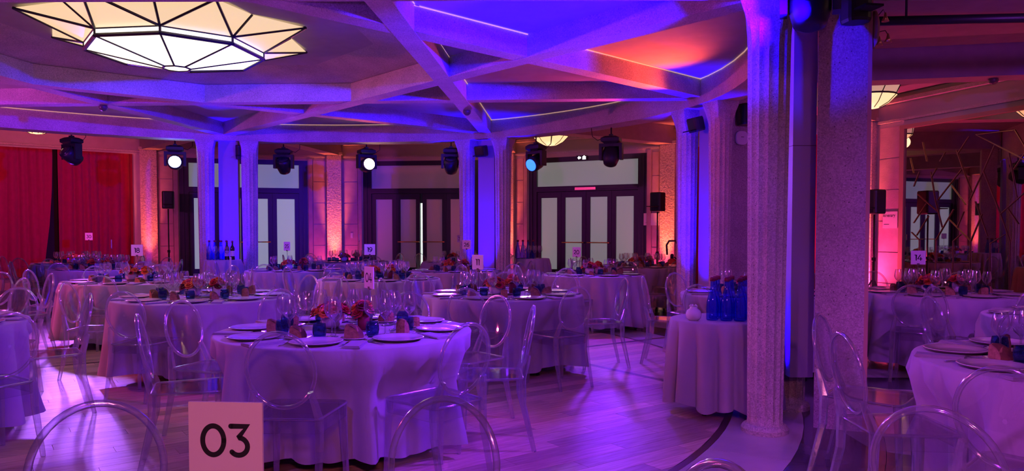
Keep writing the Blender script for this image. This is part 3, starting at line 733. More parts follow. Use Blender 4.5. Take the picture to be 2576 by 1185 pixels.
SIDEPLATE = Proto(one('side_plate', 'plate', MB().lathe([(0.0, 0.0), (0.05, 0.0), (0.078, 0.01), (0.08, 0.012), (0.076, 0.012), (0.05, 0.004), (0.0, 0.003)], 24, cap=False), 'ceramic'))
def make_bread():
    root = empty('bread_chunk'); tag(root, '', 'bread')
    prof = [(-0.048, 0.0), (0.048, 0.0), (0.047, 0.02), (0.038, 0.045), (0.02, 0.068), (0.0, 0.08), (-0.022, 0.088), (-0.04, 0.085), (-0.048, 0.05)]
    rs = []
    for y, s in ((-0.03, 0.93), (-0.012, 1.02), (0.012, 1.0), (0.03, 0.85)):
        rs.append([(x * s + 0.3 * y, y, z * s + (0.0 if z < .001 else 0.004 * math.sin(x * 90 + y * 70))) for x, z in prof])
    b1 = MB(); b1.rings(rs, True, True, False); b1.build('crumb', 'bread', root)
    cr = MB(); rr = []
    for y, s in ((-0.031, 0.94), (-0.012, 1.035), (0.012, 1.02), (0.031, 0.87)): rr.append([(x * s + 0.3 * y, y, z * s + 0.0015) for x, z in prof[1:8]])
    cr.rings(rr, False, False); cr.build('crust', 'crust', root)
    return root
BREAD = Proto(make_bread())
WG = [(0.0, 0.0), (0.034, 0.0), (0.035, 0.002), (0.012, 0.006), (0.0045, 0.015), (0.004, 0.09), (0.008, 0.1), (0.03, 0.122), (0.041, 0.148), (0.0415, 0.16), (0.036, 0.2), (0.031, 0.225)]
def make_glass(parts):
    if not parts:
        return one('wine_glass', 'wine glass', MB().lathe(WG, 14, cap=False), 'glass')
    root = empty('wine_glass'); tag(root, '', 'wine glass')
    MB().lathe(WG[:4], 22, cap=False).build('foot', 'glass', root)
    MB().lathe(WG[3:7], 12, cap=False).build('stem', 'glass', root)
    b1 = MB(); b1.lathe(WG[6:], 24, cap=False); b1.tube([(0.0308 * math.cos(2 * PI * q / 24), 0.0308 * math.sin(2 * PI * q / 24), 0.225) for q in range(24)], 0.0012, 4, closed=True)
    b1.build('bowl', 'glass', root); return root
GLASS, GLASS_FAR = Proto(make_glass(True)), Proto(make_glass(False))
TB = [(0.0, 0.003), (0.026, 0.003), (0.03, 0.0), (0.036, 0.02), (0.0405, 0.042), (0.039, 0.068), (0.035, 0.09), (0.0335, 0.09), (0.0375, 0.067), (0.039, 0.042), (0.034, 0.02), (0.0, 0.012)]
TUMBLER = Proto(one('water_tumbler', 'tumbler', MB().lathe(TB, 20, cap=False), 'blue_tumbler'))

# flowers
def rose_mesh(mat):
    mb = MB(); rnd = random.Random(len(mat))
    for ring_i, (n_, r, h, op) in enumerate(((3, 0.008, 0.034, 0.2), (5, 0.017, 0.033, 0.45), (6, 0.026, 0.028, 0.8), (7, 0.033, 0.018, 1.15))):
        for q in range(n_):
            a = 2 * PI * q / n_ + ring_i * 0.6; w_ = 2.6 * r * math.sin(PI / n_) + 0.006
            grid = []
            for v_ in range(4):
                row = []
                for u_ in range(5):
                    s = (u_ / 4 - 0.5) * w_ * (1 - 0.15 * v_ * (v_ - 2)); rad = r * (0.45 + 0.55 * v_ / 3) + (0.006 * op if v_ == 3 else 0) - abs(u_ - 2) * 0.0015
                    z = h * (v_ / 3) - (0.008 * op if v_ == 3 else 0) - (abs(u_ - 2) ** 2) * 0.001 * (v_ / 3)
                    row.append((rad * math.cos(a) - s * math.sin(a), rad * math.sin(a) + s * math.cos(a), z))
                grid.append(row)
            mb.rings(grid, False, False)
    return mb.mesh('rose', mat)
ROSES = [rose_mesh(q) for q in ('rose_red', 'rose_orange', 'rose_pink', 'rose_wine')]
def leaf_mesh():
    mb = MB(); mb.rings([[(0, 0, 0), (0.004, 0, 0.001), (0.008, 0, 0)], [(-0.012, 0.03, 0.008), (0.004, 0.03, 0.002), (0.02, 0.03, 0.008)], [(0.003, 0.07, -0.002), (0.004, 0.07, -0.002), (0.005, 0.07, -0.002)]], False, False)
    return mb.mesh('leaf', 'leaf')
LEAF = leaf_mesh()
def make_bouquet(seed, big):
    rnd = random.Random(seed); root = empty('flower_bowl'); tag(root, '', 'flowers')
    if big: MB().lathe([(0.0, 0.0), (0.045, 0.0), (0.06, 0.02), (0.068, 0.055), (0.06, 0.09), (0.056, 0.09), (0.06, 0.055), (0.0, 0.03)], 24, cap=False).build('bowl', 'ceramic', root); n_, R, z0 = 18, 0.1, 0.085
    else: MB().lathe([(0.0, 0.0), (0.035, 0.0), (0.038, 0.06), (0.036, 0.1), (0.034, 0.1), (0.034, 0.05), (0.0, 0.03)], 20, cap=False).build('vase', 'rose_wine' if seed % 2 else 'ceramic', root); n_, R, z0 = 8, 0.055, 0.095
    for q in range(n_):
        a = 2.4 * q; r = R * math.sqrt((q + 0.5) / n_); o = bpy.data.objects.new('rose', ROSES[(q * 5 + seed) % 4 if q % 3 else 1]); COL.objects.link(o); o.parent = root
        o.location = (r * math.cos(a), r * math.sin(a), z0 + 0.055 * (1 - (r / R) ** 2) + rnd.uniform(-0.008, 0.012)); tl = 0.9 * r / R
        o.rotation_euler = Vector((math.cos(a) * tl, math.sin(a) * tl, 1)).to_track_quat('Z', 'Y').to_euler(); s = rnd.uniform(0.9, 1.25); o.scale = (s, s, s)
    for q in range(n_):
        a = 2.4 * q + 1; o = bpy.data.objects.new('leaf', LEAF); COL.objects.link(o); o.parent = root
        o.location = (R * 0.7 * math.cos(a), R * 0.7 * math.sin(a), z0 + 0.01); o.rotation_euler = (rnd.uniform(-0.5, 0.4), rnd.uniform(-.4, .4), a - PI / 2); s = rnd.uniform(0.8, 1.2); o.scale = (s, s, s)
    return root
BOUQ = [Proto(make_bouquet(3, True)), Proto(make_bouquet(6, True))]; BOUQ_S = [Proto(make_bouquet(5, False)), Proto(make_bouquet(8, False))]
TRAY = Proto(one('mirror_tray', 'tray', MB().lathe([(0.0, 0.0), (0.17, 0.0), (0.175, 0.003), (0.175, 0.007), (0.0, 0.006)], 32, cap=False), 'dark_rim'))

# digits drawn as round-ended strokes, unit height
def arc(cx, cy, rx, ry, a0, a1, n=18): return [(cx + rx * math.cos(math.radians(a0 + (a1 - a0) * i / n)), cy + ry * math.sin(math.radians(a0 + (a1 - a0) * i / n))) for i in range(n + 1)]
DIG = {'0': ([arc(0.4, 0.5, 0.36, 0.48, 0, 360, 36)], 0.8), '1': ([[(0.06, 0.98), (0.28, 0.98), (0.28, 0.02)]], 0.36),
       '2': ([arc(0.34, 0.7, 0.29, 0.28, 160, -35, 14) + [(0.06, 0.03), (0.66, 0.03)]], 0.7),
       '3': ([[(0.08, 0.98), (0.62, 0.98), (0.33, 0.6)] + arc(0.34, 0.31, 0.3, 0.29, 88, -140, 18)], 0.7),
       '4': ([[(0.48, 0.98), (0.06, 0.27), (0.76, 0.27)], [(0.56, 0.55), (0.56, 0.02)]], 0.8),
       '5': ([[(0.6, 0.98), (0.16, 0.98), (0.12, 0.56)] + arc(0.32, 0.31, 0.3, 0.28, 95, -145, 18)], 0.7),
       '6': ([arc(0.36, 0.32, 0.3, 0.3, 0, 360, 28), arc(0.52, 0.36, 0.46, 0.62, 185, 80, 14)], 0.72),
       '8': ([arc(0.35, 0.74, 0.25, 0.235, 0, 360, 26), arc(0.35, 0.27, 0.31, 0.265, 0, 360, 28)], 0.7),
       '9': ([arc(0.34, 0.68, 0.3, 0.3, 0, 360, 28), arc(0.18, 0.64, 0.46, 0.62, 5, -100, 14)], 0.72)}
def stroke(mb, pts, wd, y):
    n_ = len(pts)
    L_, R_ = [], []
    for i, p in enumerate(pts):
        a = Vector(pts[max(i - 1, 0)]); b_ = Vector(pts[min(i + 1, n_ - 1)]); 
        if (Vector(pts[0]) - Vector(pts[-1])).length < 1e-6 and i in (0, n_ - 1): a, b_ = Vector(pts[-2]), Vector(pts[1])
        d = (b_ - a).normalized(); k_ = 1.0
        if 0 < i < n_ - 1:
            d1 = (Vector(p) - a).normalized(); k_ = 1 / max(0.6, abs(d1.dot(d)))
        q = Vector((-d.y, d.x)) * wd / 2 * k_; L_.append((p[0] + q.x, y, p[1] + q.y)); R_.append((p[0] - q.x, y, p[1] - q.y))
    mb.rings([L_, R_], False, False, False)
    for p in (pts[0], pts[-1]): mb.add([(p[0] + wd / 2 * math.cos(2 * PI * q / 12), y, p[1] + wd / 2 * math.sin(2 * PI * q / 12)) for q in range(12)], [tuple(range(12))])
def number(txt, h, wd, y):
    mb = MB(); W = sum(DIG[c][1] for c in txt) + 0.12 * (len(txt) - 1); x = -W / 2
    for c in txt:
        for st_ in DIG[c][0]: stroke(mb, [((x + p[0]) * h, (p[1] - 0.5) * h) for p in st_], wd * h, y)
        x += DIG[c][1] + 0.12
    return mb
def sign(txt, loc, zc, yaw, size=0.145, base_z=0.75, label=None):
    root = tag(empty('table_number_sign', loc, yaw), label or 'pale number card reading %s on a thin stem above its table' % ' '.join({'0': 'zero', '1': 'one', '2': 'two', '3': 'three', '4': 'four', '5': 'five', '6': 'six', '8': 'eight', '9': 'nine'}[q] for q in txt), 'table sign')
    c = MB().box(-size / 2, size / 2, -0.003, 0.003, zc - size / 2, zc + size / 2).build('card', 'sign_card', root)
    if txt:
        nb = number(txt, size * 0.4, 0.17, -0.0036); o = nb.build('numerals', 'sign_ink', root); o.location = (0, 0, zc - 0.005 * size)
    s_ = MB(); s_.tube([(0, 0.006, base_z + 0.002), (0, 0.006, zc - size / 2 + 0.02)], 0.003, 6); s_.build('stem', 'dark_rim', root)
    MB().box(-0.012, 0.012, -0.006, 0.012, zc - size / 2 - 0.008, zc - size / 2 + 0.012).build('clip', 'dark_rim', root)
    MB().lathe([(0.04, base_z + 0.0005), (0.04, base_z + 0.005), (0.01, base_z + 0.007)], 18, c=(0, 0.006, 0)).build('stem_base', 'dark_rim', root)
    return root

# ------------------------------------------------------------------ laying the tables
ALLCH = []; BLOCK = []; DENT = {}
MARK = [('stage', -10, 15.5), ('lit door', -5.9, 17.4), ('ajar door', -2.2, 17.8), ('exit door', 1.8, 16.8), ('red curtain', 5.3, 14.5), ('mirror', 6.7, 10.6), ('square pier', 2.3, 5.25), ('zero-three card', -0.55, 1.43), ('open floor', -10, 3)]
def side_of(c, x, y):
    a = math.atan2(y - c[1], x - c[0])
    return min(MARK, key=lambda m_: abs((math.atan2(m_[2] - c[1], m_[1] - c[0]) - a + PI) % (2 * PI) - PI) + (9 if math.hypot(m_[1] - c[0], m_[2] - c[1]) < 0.9 else 0))[0]
for k in range(8):
    nx, ny = norm2(SUP[k][0] - RC[0], SUP[k][1] - RC[1])
    if k == 3: nx, ny = 0.853, -0.522
    for s in (-0.4, 0, 0.4): BLOCK.append((SUP[k][0] - ny * s, SUP[k][1] + nx * s, 0.17))
    BLOCK.append((SUP[k][0] + nx * 0.44, SUP[k][1] + ny * 0.44, 0.24))
TABS = []
def chair_at(bx, by, tx, ty, who, force=False, yawj=0.0):
    ux, uy = norm2(tx - bx, ty - by); ox, oy = bx + ux * 0.27, by + uy * 0.27
    rz = math.atan2(uy, ux) - PI / 2 + yawj
    if not force:
        for (x, y) in ALLCH:
            if math.hypot(x - ox, y - oy) < 0.5: return
        for (x, y, r) in BLOCK:
            if math.hypot(x - ox, y - oy) < 0.3 + r or math.hypot(x - bx, y - by) < 0.16 + r: return
        for (x, y, r) in TABS:
            if math.hypot(x - tx, y - ty) > 0.1 and (math.hypot(x - ox, y - oy) < r + 0.3 or math.hypot(x - bx, y - by) < r + 0.2): return
        if math.hypot(ox - CX, oy - CY) > 10.0 or (oy < 1.2 and abs(ox) < 1.0): return
    ALLCH.append((ox, oy)); DENT.setdefault((tx, ty), []).append((math.atan2(oy - ty, ox - tx), math.hypot(ox - tx, oy - ty) - 0.25))
    CHAIR.put((ox, oy, 0), rz, 'clear oval-back chair at ' + who + (', ' + side_of((tx, ty), bx, by) + ' side' if 'aisle' not in who else ''), 'clear chairs around ' + who)
def lay(c, R, who, angs, seed, detail=2, h=0.75, glasses=2):
    rnd = random.Random(seed); z = h + 0.001
    for a in angs:
        a = math.radians(a); ux, uy = math.cos(a), math.sin(a); tx, ty = -uy, ux        # u outwards, t anticlockwise (diner's right hand is +t)
        sd = ', ' + side_of(c, c[0] + ux, c[1] + uy) + ' side'
        def P(r, s, dz=0.0): return (c[0] + ux * r + tx * s, c[1] + uy * r + ty * s, z + dz)
        rz = a + PI / 2          # local +y points to the centre
        PLATE.put(P(R - 0.2, 0), rz, 'round white dinner plate on ' + who + sd, 'dinner plates on ' + who)
        j = rnd.uniform(-0.02, 0.02)
        NAPKIN.put(P(R - 0.17 + j, 0.236), rz + rnd.uniform(-0.1, 0.1), 'folded mauve napkin on ' + who + sd, 'napkins on ' + who)
        if detail >= 2:
            FORK.put(P(R - 0.19, -0.166), rz + rnd.uniform(-0.04, 0.04), 'steel fork beside a plate on ' + who + sd, 'forks on ' + who)
            KNIFE.put(P(R - 0.22, 0.167), rz + rnd.uniform(-0.03, 0.03), 'steel knife beside a plate on ' + who + sd, 'knives on ' + who)
        if detail >= 1:
            SIDEPLATE.put(P(R - 0.4, -0.17), rz, 'small white side plate on ' + who + sd, 'side plates on ' + who)
            BREAD.put(P(R - 0.4, -0.17, 0.005), rz + rnd.uniform(-1.4, 1.4), 'crusty brown bread chunk on ' + who + sd, 'bread on ' + who, scale=(rnd.uniform(0.7, 1.0), rnd.uniform(0.7, 1.1), rnd.uniform(0.7, 1.0)))
        TUMBLER.put(P(R - 0.41 + j, -0.042), rnd.random() * 6, 'blue glass water tumbler on ' + who + sd, 'blue tumblers on ' + who)
        G = GLASS if detail >= 2 else GLASS_FAR
        for q in range(glasses):
            G.put(P(R - (0.415, 0.5)[q] + j, (0.05, 0.005)[q]), rnd.random() * 6, 'clear stemmed wine glass on ' + who + sd, 'wine glasses on ' + who, scale=(1, 1, 1) if q == 0 else (1.1, 1.1, 1.05))
def flowers(c, who, seed, off, n_, sa, h=0.75):
    st = 360 / n_
    al = off + st / 2 + st * round((-15 - off - st / 2) / st)
    if sa is not None and abs((al - sa + 90) % 180 - 90) < st * 0.7: al += st * (1 if (al - sa + 90) % 180 - 90 >= 0 else -1)
    al = math.radians(al); ca, sa_ = math.cos(al), math.sin(al)
    TRAY.put((c[0], c[1], h + 0.001), 0, 'dark round tray under the flowers on ' + who)
    BOUQ[seed % 2].put((c[0] - 0.11 * ca, c[1] - 0.11 * sa_, h + 0.009), seed, 'low bowl packed with red and orange roses on ' + who)
    BOUQ_S[seed % 2].put((c[0] + 0.14 * ca, c[1] + 0.14 * sa_, h + 0.009), seed, 'small vase of red and orange flowers on ' + who)

SA = {}
E8 = [-93 + 45 * q for q in range(8)]
#      centre, R, who, place offset, detail, manual chair backs, ring chair angles, sign (text, px offset x, y, yaw deg, zc)
TAB = [
 ((-1.06, 4.72), 0.80, 'the table with card four', 0, 2, [(-1.11, 3.69), (-0.30, 3.95), (-2.07, 4.32), (-2.29, 5.13), (0.13, 4.78), (-0.11, 5.57), (-0.83, 5.78)], [], ('04', 0.11, 0.2, -55, 1.07)),
 ((-2.95, 7.1), 0.80, 'the table with card ten', 12, 2, [(-1.95, 6.2), (-3.1, 6.0), (-4.2, 7.0)], [60, 105, 150, 20], ('10', 0.19, 0.1, -74, 1.05)),
 ((-0.09, 7.4), 0.80, 'the table with card eleven', 25, 2, [(-0.35, 6.4), (0.52, 6.48), (1.15, 7.6)], [48, 90, 130, 175], ('11', -0.24, 0.05, -38, 1.07)),
 ((-4.74, 9.4), 0.86, 'the table with card eighteen', 5, 1, [], [-80, -35, 10, 55, 100, 145, 190], ('18', -0.1, 0.2, 4, 1.13)),
 ((-1.75, 9.8), 0.80, 'the table with card nineteen', 18, 1, [], [-110, -60, -12, 33, 78, 125, 170], ('19', -0.08, 0.2, 6, 1.13)),
 ((1.18, 10.8), 0.75, 'the table with card twenty', 30, 1, [], [-105, -50, 0, 50, 95, 150, 200], ('20', -0.24, 0.05, -40, 1.07)),
 ((-3.5, 12.0), 0.78, 'the table with card twenty-five', 9, 1, [], [-100, -50, 0, 45, 95, 140, 195], ('25', -0.22, 0.1, -32, 1.13)),
 ((-0.9, 11.75), 0.74, 'the table with card twenty-six', 21, 1, [], [-95, -45, 5, 150, 200], ('26', 0.18, 0.15, -20, 1.16)),
 ((-6.85, 12.4), 0.80, 'the table with card twenty-one', 15, 1, [], [-90, -40, 10, 60, 110, 160, 210], ('21', 0.1, 0.2, -58, 1.16)),
 ((-8.5, 14.55), 0.80, 'the table with card thirty', 2, 1, [], [-100, -50, 0, 130, 190], ('30', 0.1, 0.2, 2, 1.27)),
 ((-3.35, 15.3), 0.80, 'the table before the glowing pilaster', 27, 0, [], [-110, -60, -10, 40, 90, 140, 190], ('', 0.18, 0.15, -82, 1.24)),
 ((-1.1, 15.2), 0.74, 'the table with card thirty-five', 7, 0, [], [-90, -20, 30, 80, 130], ('35', 0.12, 0.2, -30, 1.22)),
 ((2.3, 13.2), 0.80, 'the table before the fire extinguisher', 13, 1, [], [-120, -70, -15, 35, 85, 135, 185], None),
 ((4.39, 7.6), 0.80, 'the table with card fourteen', 4, 2, [], [-130, -85, -40, 50, 95, 140, 185], ('14', -0.14, 0.17, -8, 1.1)),
 ((4.3, 5.35), 0.78, 'the table half past the mirror edge', 0, 1, [], [120, 165, -150], None),
 ((2.82, 3.5), 0.82, 'the table beside the square pier', 10, 2, [(1.57, 3.51), (1.75, 2.62), (1.80, 4.32)], [60], None),
 ((2.5, 7.5), 0.78, 'the table behind the blue bottles', 20, 1, [(1.4, 7.85), (1.72, 6.72)], [60, 120, 20], None),
 ((-4.2, 5.0), 0.80, 'the table near the curtained side', 0, 0, [(-3.33, 5.68), (-2.95, 4.35)], [95], None),
 ((-6.2, 7.5), 0.80, 'the table near the stage step', 0, 0, [(-5.17, 7.6)], [40, 75, -40, 110], None),
 ((-0.62, 1.05), 0.78, 'the table with card three', 0, -1, [(-1.16, 2.06), (-0.19, 2.13), (0.41, 1.51)], [], None),
]
for q, (c, R, who, off, det, man, ringa, sg) in enumerate(TAB): TABS.append((c[0], c[1], R))
TABS.append((1.6, 5.68, 0.4)); TABS.append((-4.85, 12.45, 0.32)); TABS.append((0.32, 13.05, 0.34)); TABS.append((3.4, 10.9, 0.4))
for q, (c, R, who, off, det, man, ringa, sg) in enumerate(TAB):
    for (bx, by) in man:
        ex_, ey_ = norm2(bx - c[0], by - c[1]); dd = max(math.hypot(bx - c[0], by - c[1]), R + 0.38)
        chair_at(c[0] + ex_ * dd, c[1] + ey_ * dd, c[0], c[1], who, True)
for q, (c, R, who, off, det, man, ringa, sg) in enumerate(TAB):
    rnd = random.Random(q + 50)
    for a in ringa:
        a = math.radians(a + rnd.uniform(-7, 7)); r = R + 0.44 + rnd.uniform(-0.02, 0.1)
        chair_at(c[0] + r * math.cos(a), c[1] + r * math.sin(a), c[0], c[1], who, False, rnd.uniform(-0.1, 0.1))
    table(c, R, who, q + 1, dents=DENT.get(c, ()))
    if det >= 0:
        lay(c, R, who, E8 if q == 0 else [off + 360 / (7 if R < 0.79 else 8) * k for k in range(7 if R < 0.79 else 8)], q, det, 0.75, 1 if R < 0.79 else 2)
    if sg:
        off_ = -93 if q == 0 else off; n_ = 7 if R < 0.79 else 8
        sa = math.degrees(math.atan2(sg[2], sg[1])); st_ = 360 / n_; sa = math.radians(off_ + st_ / 2 + st_ * round((sa - off_ - st_ / 2) / st_))
        SA[q] = math.degrees(sa)
        sign(sg[0], (c[0] + 0.25 * math.cos(sa), c[1] + 0.25 * math.sin(sa), 0), sg[4], math.radians(sg[3]), label=None if sg[0] else 'pale number card turned edge on above the table by the pilaster')
for q, (c, R, who, off, det, man, ringa, sg) in enumerate(TAB):
    if det >= 0 and q not in (17, 18): flowers(c, who, q, -93 if q == 0 else off, 7 if R < 0.79 else 8, SA.get(q))
chair_at(1.16, 2.02, 2.75, 3.6, 'no table, out in the aisle by the pier', True)
sign('03', (-0.555, 1.43, 0), 0.975, math.radians(-4), 0.147, label='large pale card reading zero three on a stem above its table')

# ------------------------------------------------------------------ service tables with bottles
def bottle_proto(name, cat, glass, prof, capm, label_band=None):
    root = empty(name); tag(root, '', cat)
    MB().lathe(prof, 18, cap=False).build('body', glass, root)
    r, z = prof[-1]
    MB().lathe([(r + 0.003, z - 0.012), (r + 0.003, z + 0.014), (r * 0.7, z + 0.018)], 12).build('stopper', capm, root)
    if label_band: MB().lathe([(label_band[0], label_band[1]), (label_band[0], label_band[2])], 18, cap=False).build('label_band', 'wine_label', root)
    return root
WATER = Proto(bottle_proto('water_bottle', 'bottle', 'blue_bottle', [(0.0, 0.004), (0.04, 0.0), (0.044, 0.006), (0.045, 0.09), (0.042, 0.14), (0.028, 0.2), (0.016, 0.25), (0.0145, 0.29), (0.017, 0.295), (0.017, 0.305)], 'rose_wine'))
WINE = Proto(bottle_proto('wine_bottle', 'bottle', 'dark_glass', [(0.0, 0.0), (0.037, 0.0), (0.0375, 0.005), (0.0375, 0.19), (0.03, 0.215), (0.015, 0.24), (0.014, 0.3)], 'rose_wine', (0.0378, 0.06, 0.15)))
pr = MB(); pr.lathe([(0.0, 0.0), (0.035, 0.0), (0.055, 0.02), (0.06, 0.045), (0.05, 0.075), (0.028, 0.092), (0.03, 0.1), (0.02, 0.105), (0.0, 0.104)], 22, cap=False)
for q in range(5): a = q * 1.26; pr.tube([(0, 0, 0.103), (0.02 * math.cos(a), 0.02 * math.sin(a), 0.113), (0.033 * math.cos(a), 0.033 * math.sin(a), 0.106)], [0.006, 0.008, 0.004], 6)
POT = Proto(one('white_pot', 'pot', pr, 'ceramic'))
def service(c, R, h, who, seed):
    table(c, R, who, seed, 'service tables', h, (), 0.04)
service((1.6, 5.68), 0.38, 0.71, 'the service table by the fluted column', 31)
for q, (x, y) in enumerate([(-0.10, -0.14), (0.0, -0.18), (0.10, -0.2), (0.2, -0.2), (-0.05, -0.03), (0.05, -0.06), (0.16, -0.07), (0.26, -0.1), (0.0, 0.07), (0.11, 0.06), (0.22, 0.04)]):
    WATER.put((1.6 + x * 0.95, 5.7 + y * 0.95, 0.711), q, 'tall blue glass water bottle clustered on the service table by the column', 'water bottles by the column')
POT.put((1.36, 5.55, 0.711), 0.4, 'small white ceramic pot with a knotted lid beside the blue bottles')
service((-4.85, 12.45), 0.3, 0.9, 'the service table before the casing lit blue', 32)
for q in range(6): WATER.put((-5.05 + 0.05 * q, 12.4 + 0.1 * (q % 2), 0.901), q, 'blue water bottle on the service table before the casing', 'water bottles before the casing')
for q in range(2): WINE.put((-4.74 + 0.09 * q, 12.36, 0.901), q, 'dark wine bottle with a pale band on the service table before the casing', 'wine bottles before the casing')
for q in range(4): GLASS_FAR.put((-5.0 + 0.1 * q, 12.26, 0.901), q, 'wine glass on the service table before the casing', 'glasses before the casing')
service((0.36, 13.05), 0.3, 0.9, 'the service table beside the blue lit column', 33)
for q in range(4): WATER.put((0.1 + 0.09 * q, 12.93 + 0.06 * (q % 2), 0.901), q, 'blue water bottle on the service table beside the lit column', 'water bottles beside the lit column')
for q in range(4): GLASS_FAR.put((0.2 + 0.095 * q, 12.82 + 0.03 * (q % 2), 0.901), q, 'wine glass on the service table beside the lit column', 'glasses beside the lit column')
service((3.4, 10.9), 0.4, 0.75, 'the service table near the red curtain', 34)
for q in range(5): WINE.put((3.2 + 0.11 * q, 10.8 + 0.1 * (q % 2), 0.751), q, 'dark wine bottle on the service table near the red curtain', 'wine bottles near the curtain')

# ------------------------------------------------------------------ stage lights, speakers, small fixtures
def moving_head(loc, yaw, pitch, lens, label, z_hang, group='moving stage lights under the ring beam'):
    root = tag(empty('moving_stage_light', loc, yaw), label, 'stage light', group)   # loc: centre of the head; local -y is forward
    MB().rings([[(x, y, z) for x, y in ((-w_, -d_), (w_, -d_), (w_, d_), (-w_, d_))] for w_, d_, z in ((0.08, 0.07, 0.3), (0.14, 0.11, 0.27), (0.14, 0.11, 0.22), (0.09, 0.08, 0.185))], True, True, False).build('base', 'black', root)
    y_ = MB()
    for s in (-1, 1): y_.box(s * 0.155 - 0.022, s * 0.155 + 0.022, -0.06, 0.06, -0.06, 0.14)
    y_.box(-0.177, 0.177, -0.06, 0.06, 0.14, 0.19); y_.build('yoke', 'black', root)
    cp, sp_ = math.cos(pitch), math.sin(pitch)
    def hd(x, y, z): return (x, y * cp - z * sp_, y * sp_ + z * cp)
    rs = [[hd(r * math.cos(2 * PI * q / 20), y, r * math.sin(2 * PI * q / 20)) for q in range(20)] for r, y in ((0.06, 0.16), (0.1, 0.14), (0.125, 0.05), (0.13, -0.08), (0.115, -0.14))]
    MB().rings(rs).build('head', 'black', root)
    MB().rings([[hd(r * math.cos(2 * PI * q / 20), y, r * math.sin(2 * PI * q / 20)) for q in range(20)] for r, y in ((0.1, -0.138), (0.1, -0.146), (0.05, -0.152))]).build('lens', lens, root)
    top = z_hang - loc[2]
    c_ = MB(); c_.box(-0.03, 0.03, -0.03, 0.03, 0.3, 0.33); c_.tube([(0, 0, 0.33), (0, 0, top)], 0.012, 6); c_.build('clamp', 'black', root)
    c2 = MB(); c2.tube([(0.1, 0.05, 0.27), (0.2, 0.05, 0.24), (0.28, 0.05, 0.3), (0.3, 0.05, max(top, 0.34))], 0.006, 5); c2.build('cable', 'black', root)
    return root
RR = math.radians
HEADS = [((-7.27, 12.33), 2.62, -25, -35, 'lens_off', 'dark moving stage light hanging in front of the red curtain'),
         ((-5.93, 13.14), 2.58, 21, -2, 'lens_blue', 'moving stage light shining blue white beside the paired columns'),
         ((-4.17, 13.63), 2.58, 5, -50, 'lens_off', 'dark moving stage light hanging before the first door transom'),
         ((-2.66, 13.64), 2.58, 32, -5, 'lens_warm', 'moving stage light glowing warm orange under the ring beam'),
         ((-1.08, 13.25), 2.55, 5, -50, 'lens_off', 'dark moving stage light next to the column lit blue'),
         ((0.4, 12.43), 2.52, -42, 22, 'lens_cyan', 'moving stage light turned aside with a blue lens'),
         ((1.51, 11.37), 2.52, 160, -60, 'lens_off', 'dark moving stage light turned away before the exit sign'),
         ((1.87, 4.72), 2.8, 160, -75, 'lens_off', 'large dark moving stage light hanging against the square pier'),
         ((-8.9, 7.6), 2.62, 60, -40, 'lens_off', 'added unseen stage light over the stage side of the ring'), ((-6.0, 1.9), 2.62, 150, -40, 'lens_off', 'added unseen stage light on the ring behind table 10'),  # off-frame heads from here on are added to house the fill spots
         ((1.5, 3.2), 2.66, 120, -40, 'lens_off', 'added unseen stage light on the ring above table 03'), ((3.6, 2.6), 2.8, 180, -40, 'lens_off', 'added unseen stage light over the pier table'),
         ((-0.9, 0.45), 2.9, 180, -50, 'lens_off', 'added unseen stage light above the table with the zero three card'), ((0.6, -1.6), 2.95, 180, -50, 'lens_off', 'added unseen stage light at the very edge of the walkway'), ((-1.95, 2.75), 2.62, 180, 20, 'lens_off', 'added unseen stage light beside the first column of the ring')]
for (x, y), z, yw, pt, ln, lb in HEADS:
    rd = min((Vector((x, y)) - p).length for p in ring)
    moving_head((x, y, z), RR(yw), RR(pt), ln, lb, Z_RING if rd < 0.3 and abs((Vector((x, y)) - cen).length - 6.2) < 0.6 and min(abs(((Vector((x, y)) - cen).length) - (p - cen).length) for p in ring if (Vector((x, y)) - p).length < 0.4) < 0.15 else Z_AMB)
moving_head((6.25, 8.5, 2.95), RR(150), RR(-60), 'lens_off', 'dark moving stage light under the walkway beam before the mirror', Z_AMB)
def speaker_box(name, loc, yaw, s, label, pitch=0.0, cat='speaker', group=None):
    root = tag(empty(name, loc, yaw), label, cat, group)
    w_, d_, h_ = s; pts = []
    for cx_, cy_, a0_ in ((w_ - 0.03, d_ - 0.03, 0), (-w_ + 0.03, d_ - 0.03, 90), (-w_ + 0.05, -d_ + 0.05, 180), (w_ - 0.05, -d_ + 0.05, 270)):
        for q in range(4): a = RR(a0_ + 30 * q); r = 0.03 if a0_ < 180 else 0.05; pts.append((cx_ + r * math.cos(a), cy_ + r * math.sin(a)))
    MB().rings([[(x * k, y * k, z) for x, y in pts] for k, z in ((0.92, -h_), (1, -h_ + 0.02), (1, h_ - 0.02), (0.92, h_))], True, True, False).build('cabinet', 'black', root)
    MB().box(-w_ * 0.78, w_ * 0.78, -d_ - 0.004, -d_ + 0.01, -h_ * 0.85, h_ * 0.85).build('grille', 'black_cloth', root)
    MB().lathe([(0.0, 0), (w_ * 0.3, 0.0), (w_ * 0.34, 0.004), (0.0, 0.004)], 20, cap=False).build('driver', 'black_gloss', root)
    root.children[-1].rotation_euler = (PI / 2, 0, 0); root.children[-1].location = (0, -d_ - 0.003, h_ * 0.1)
    root.rotation_euler = (pitch, 0, yaw)
    return root
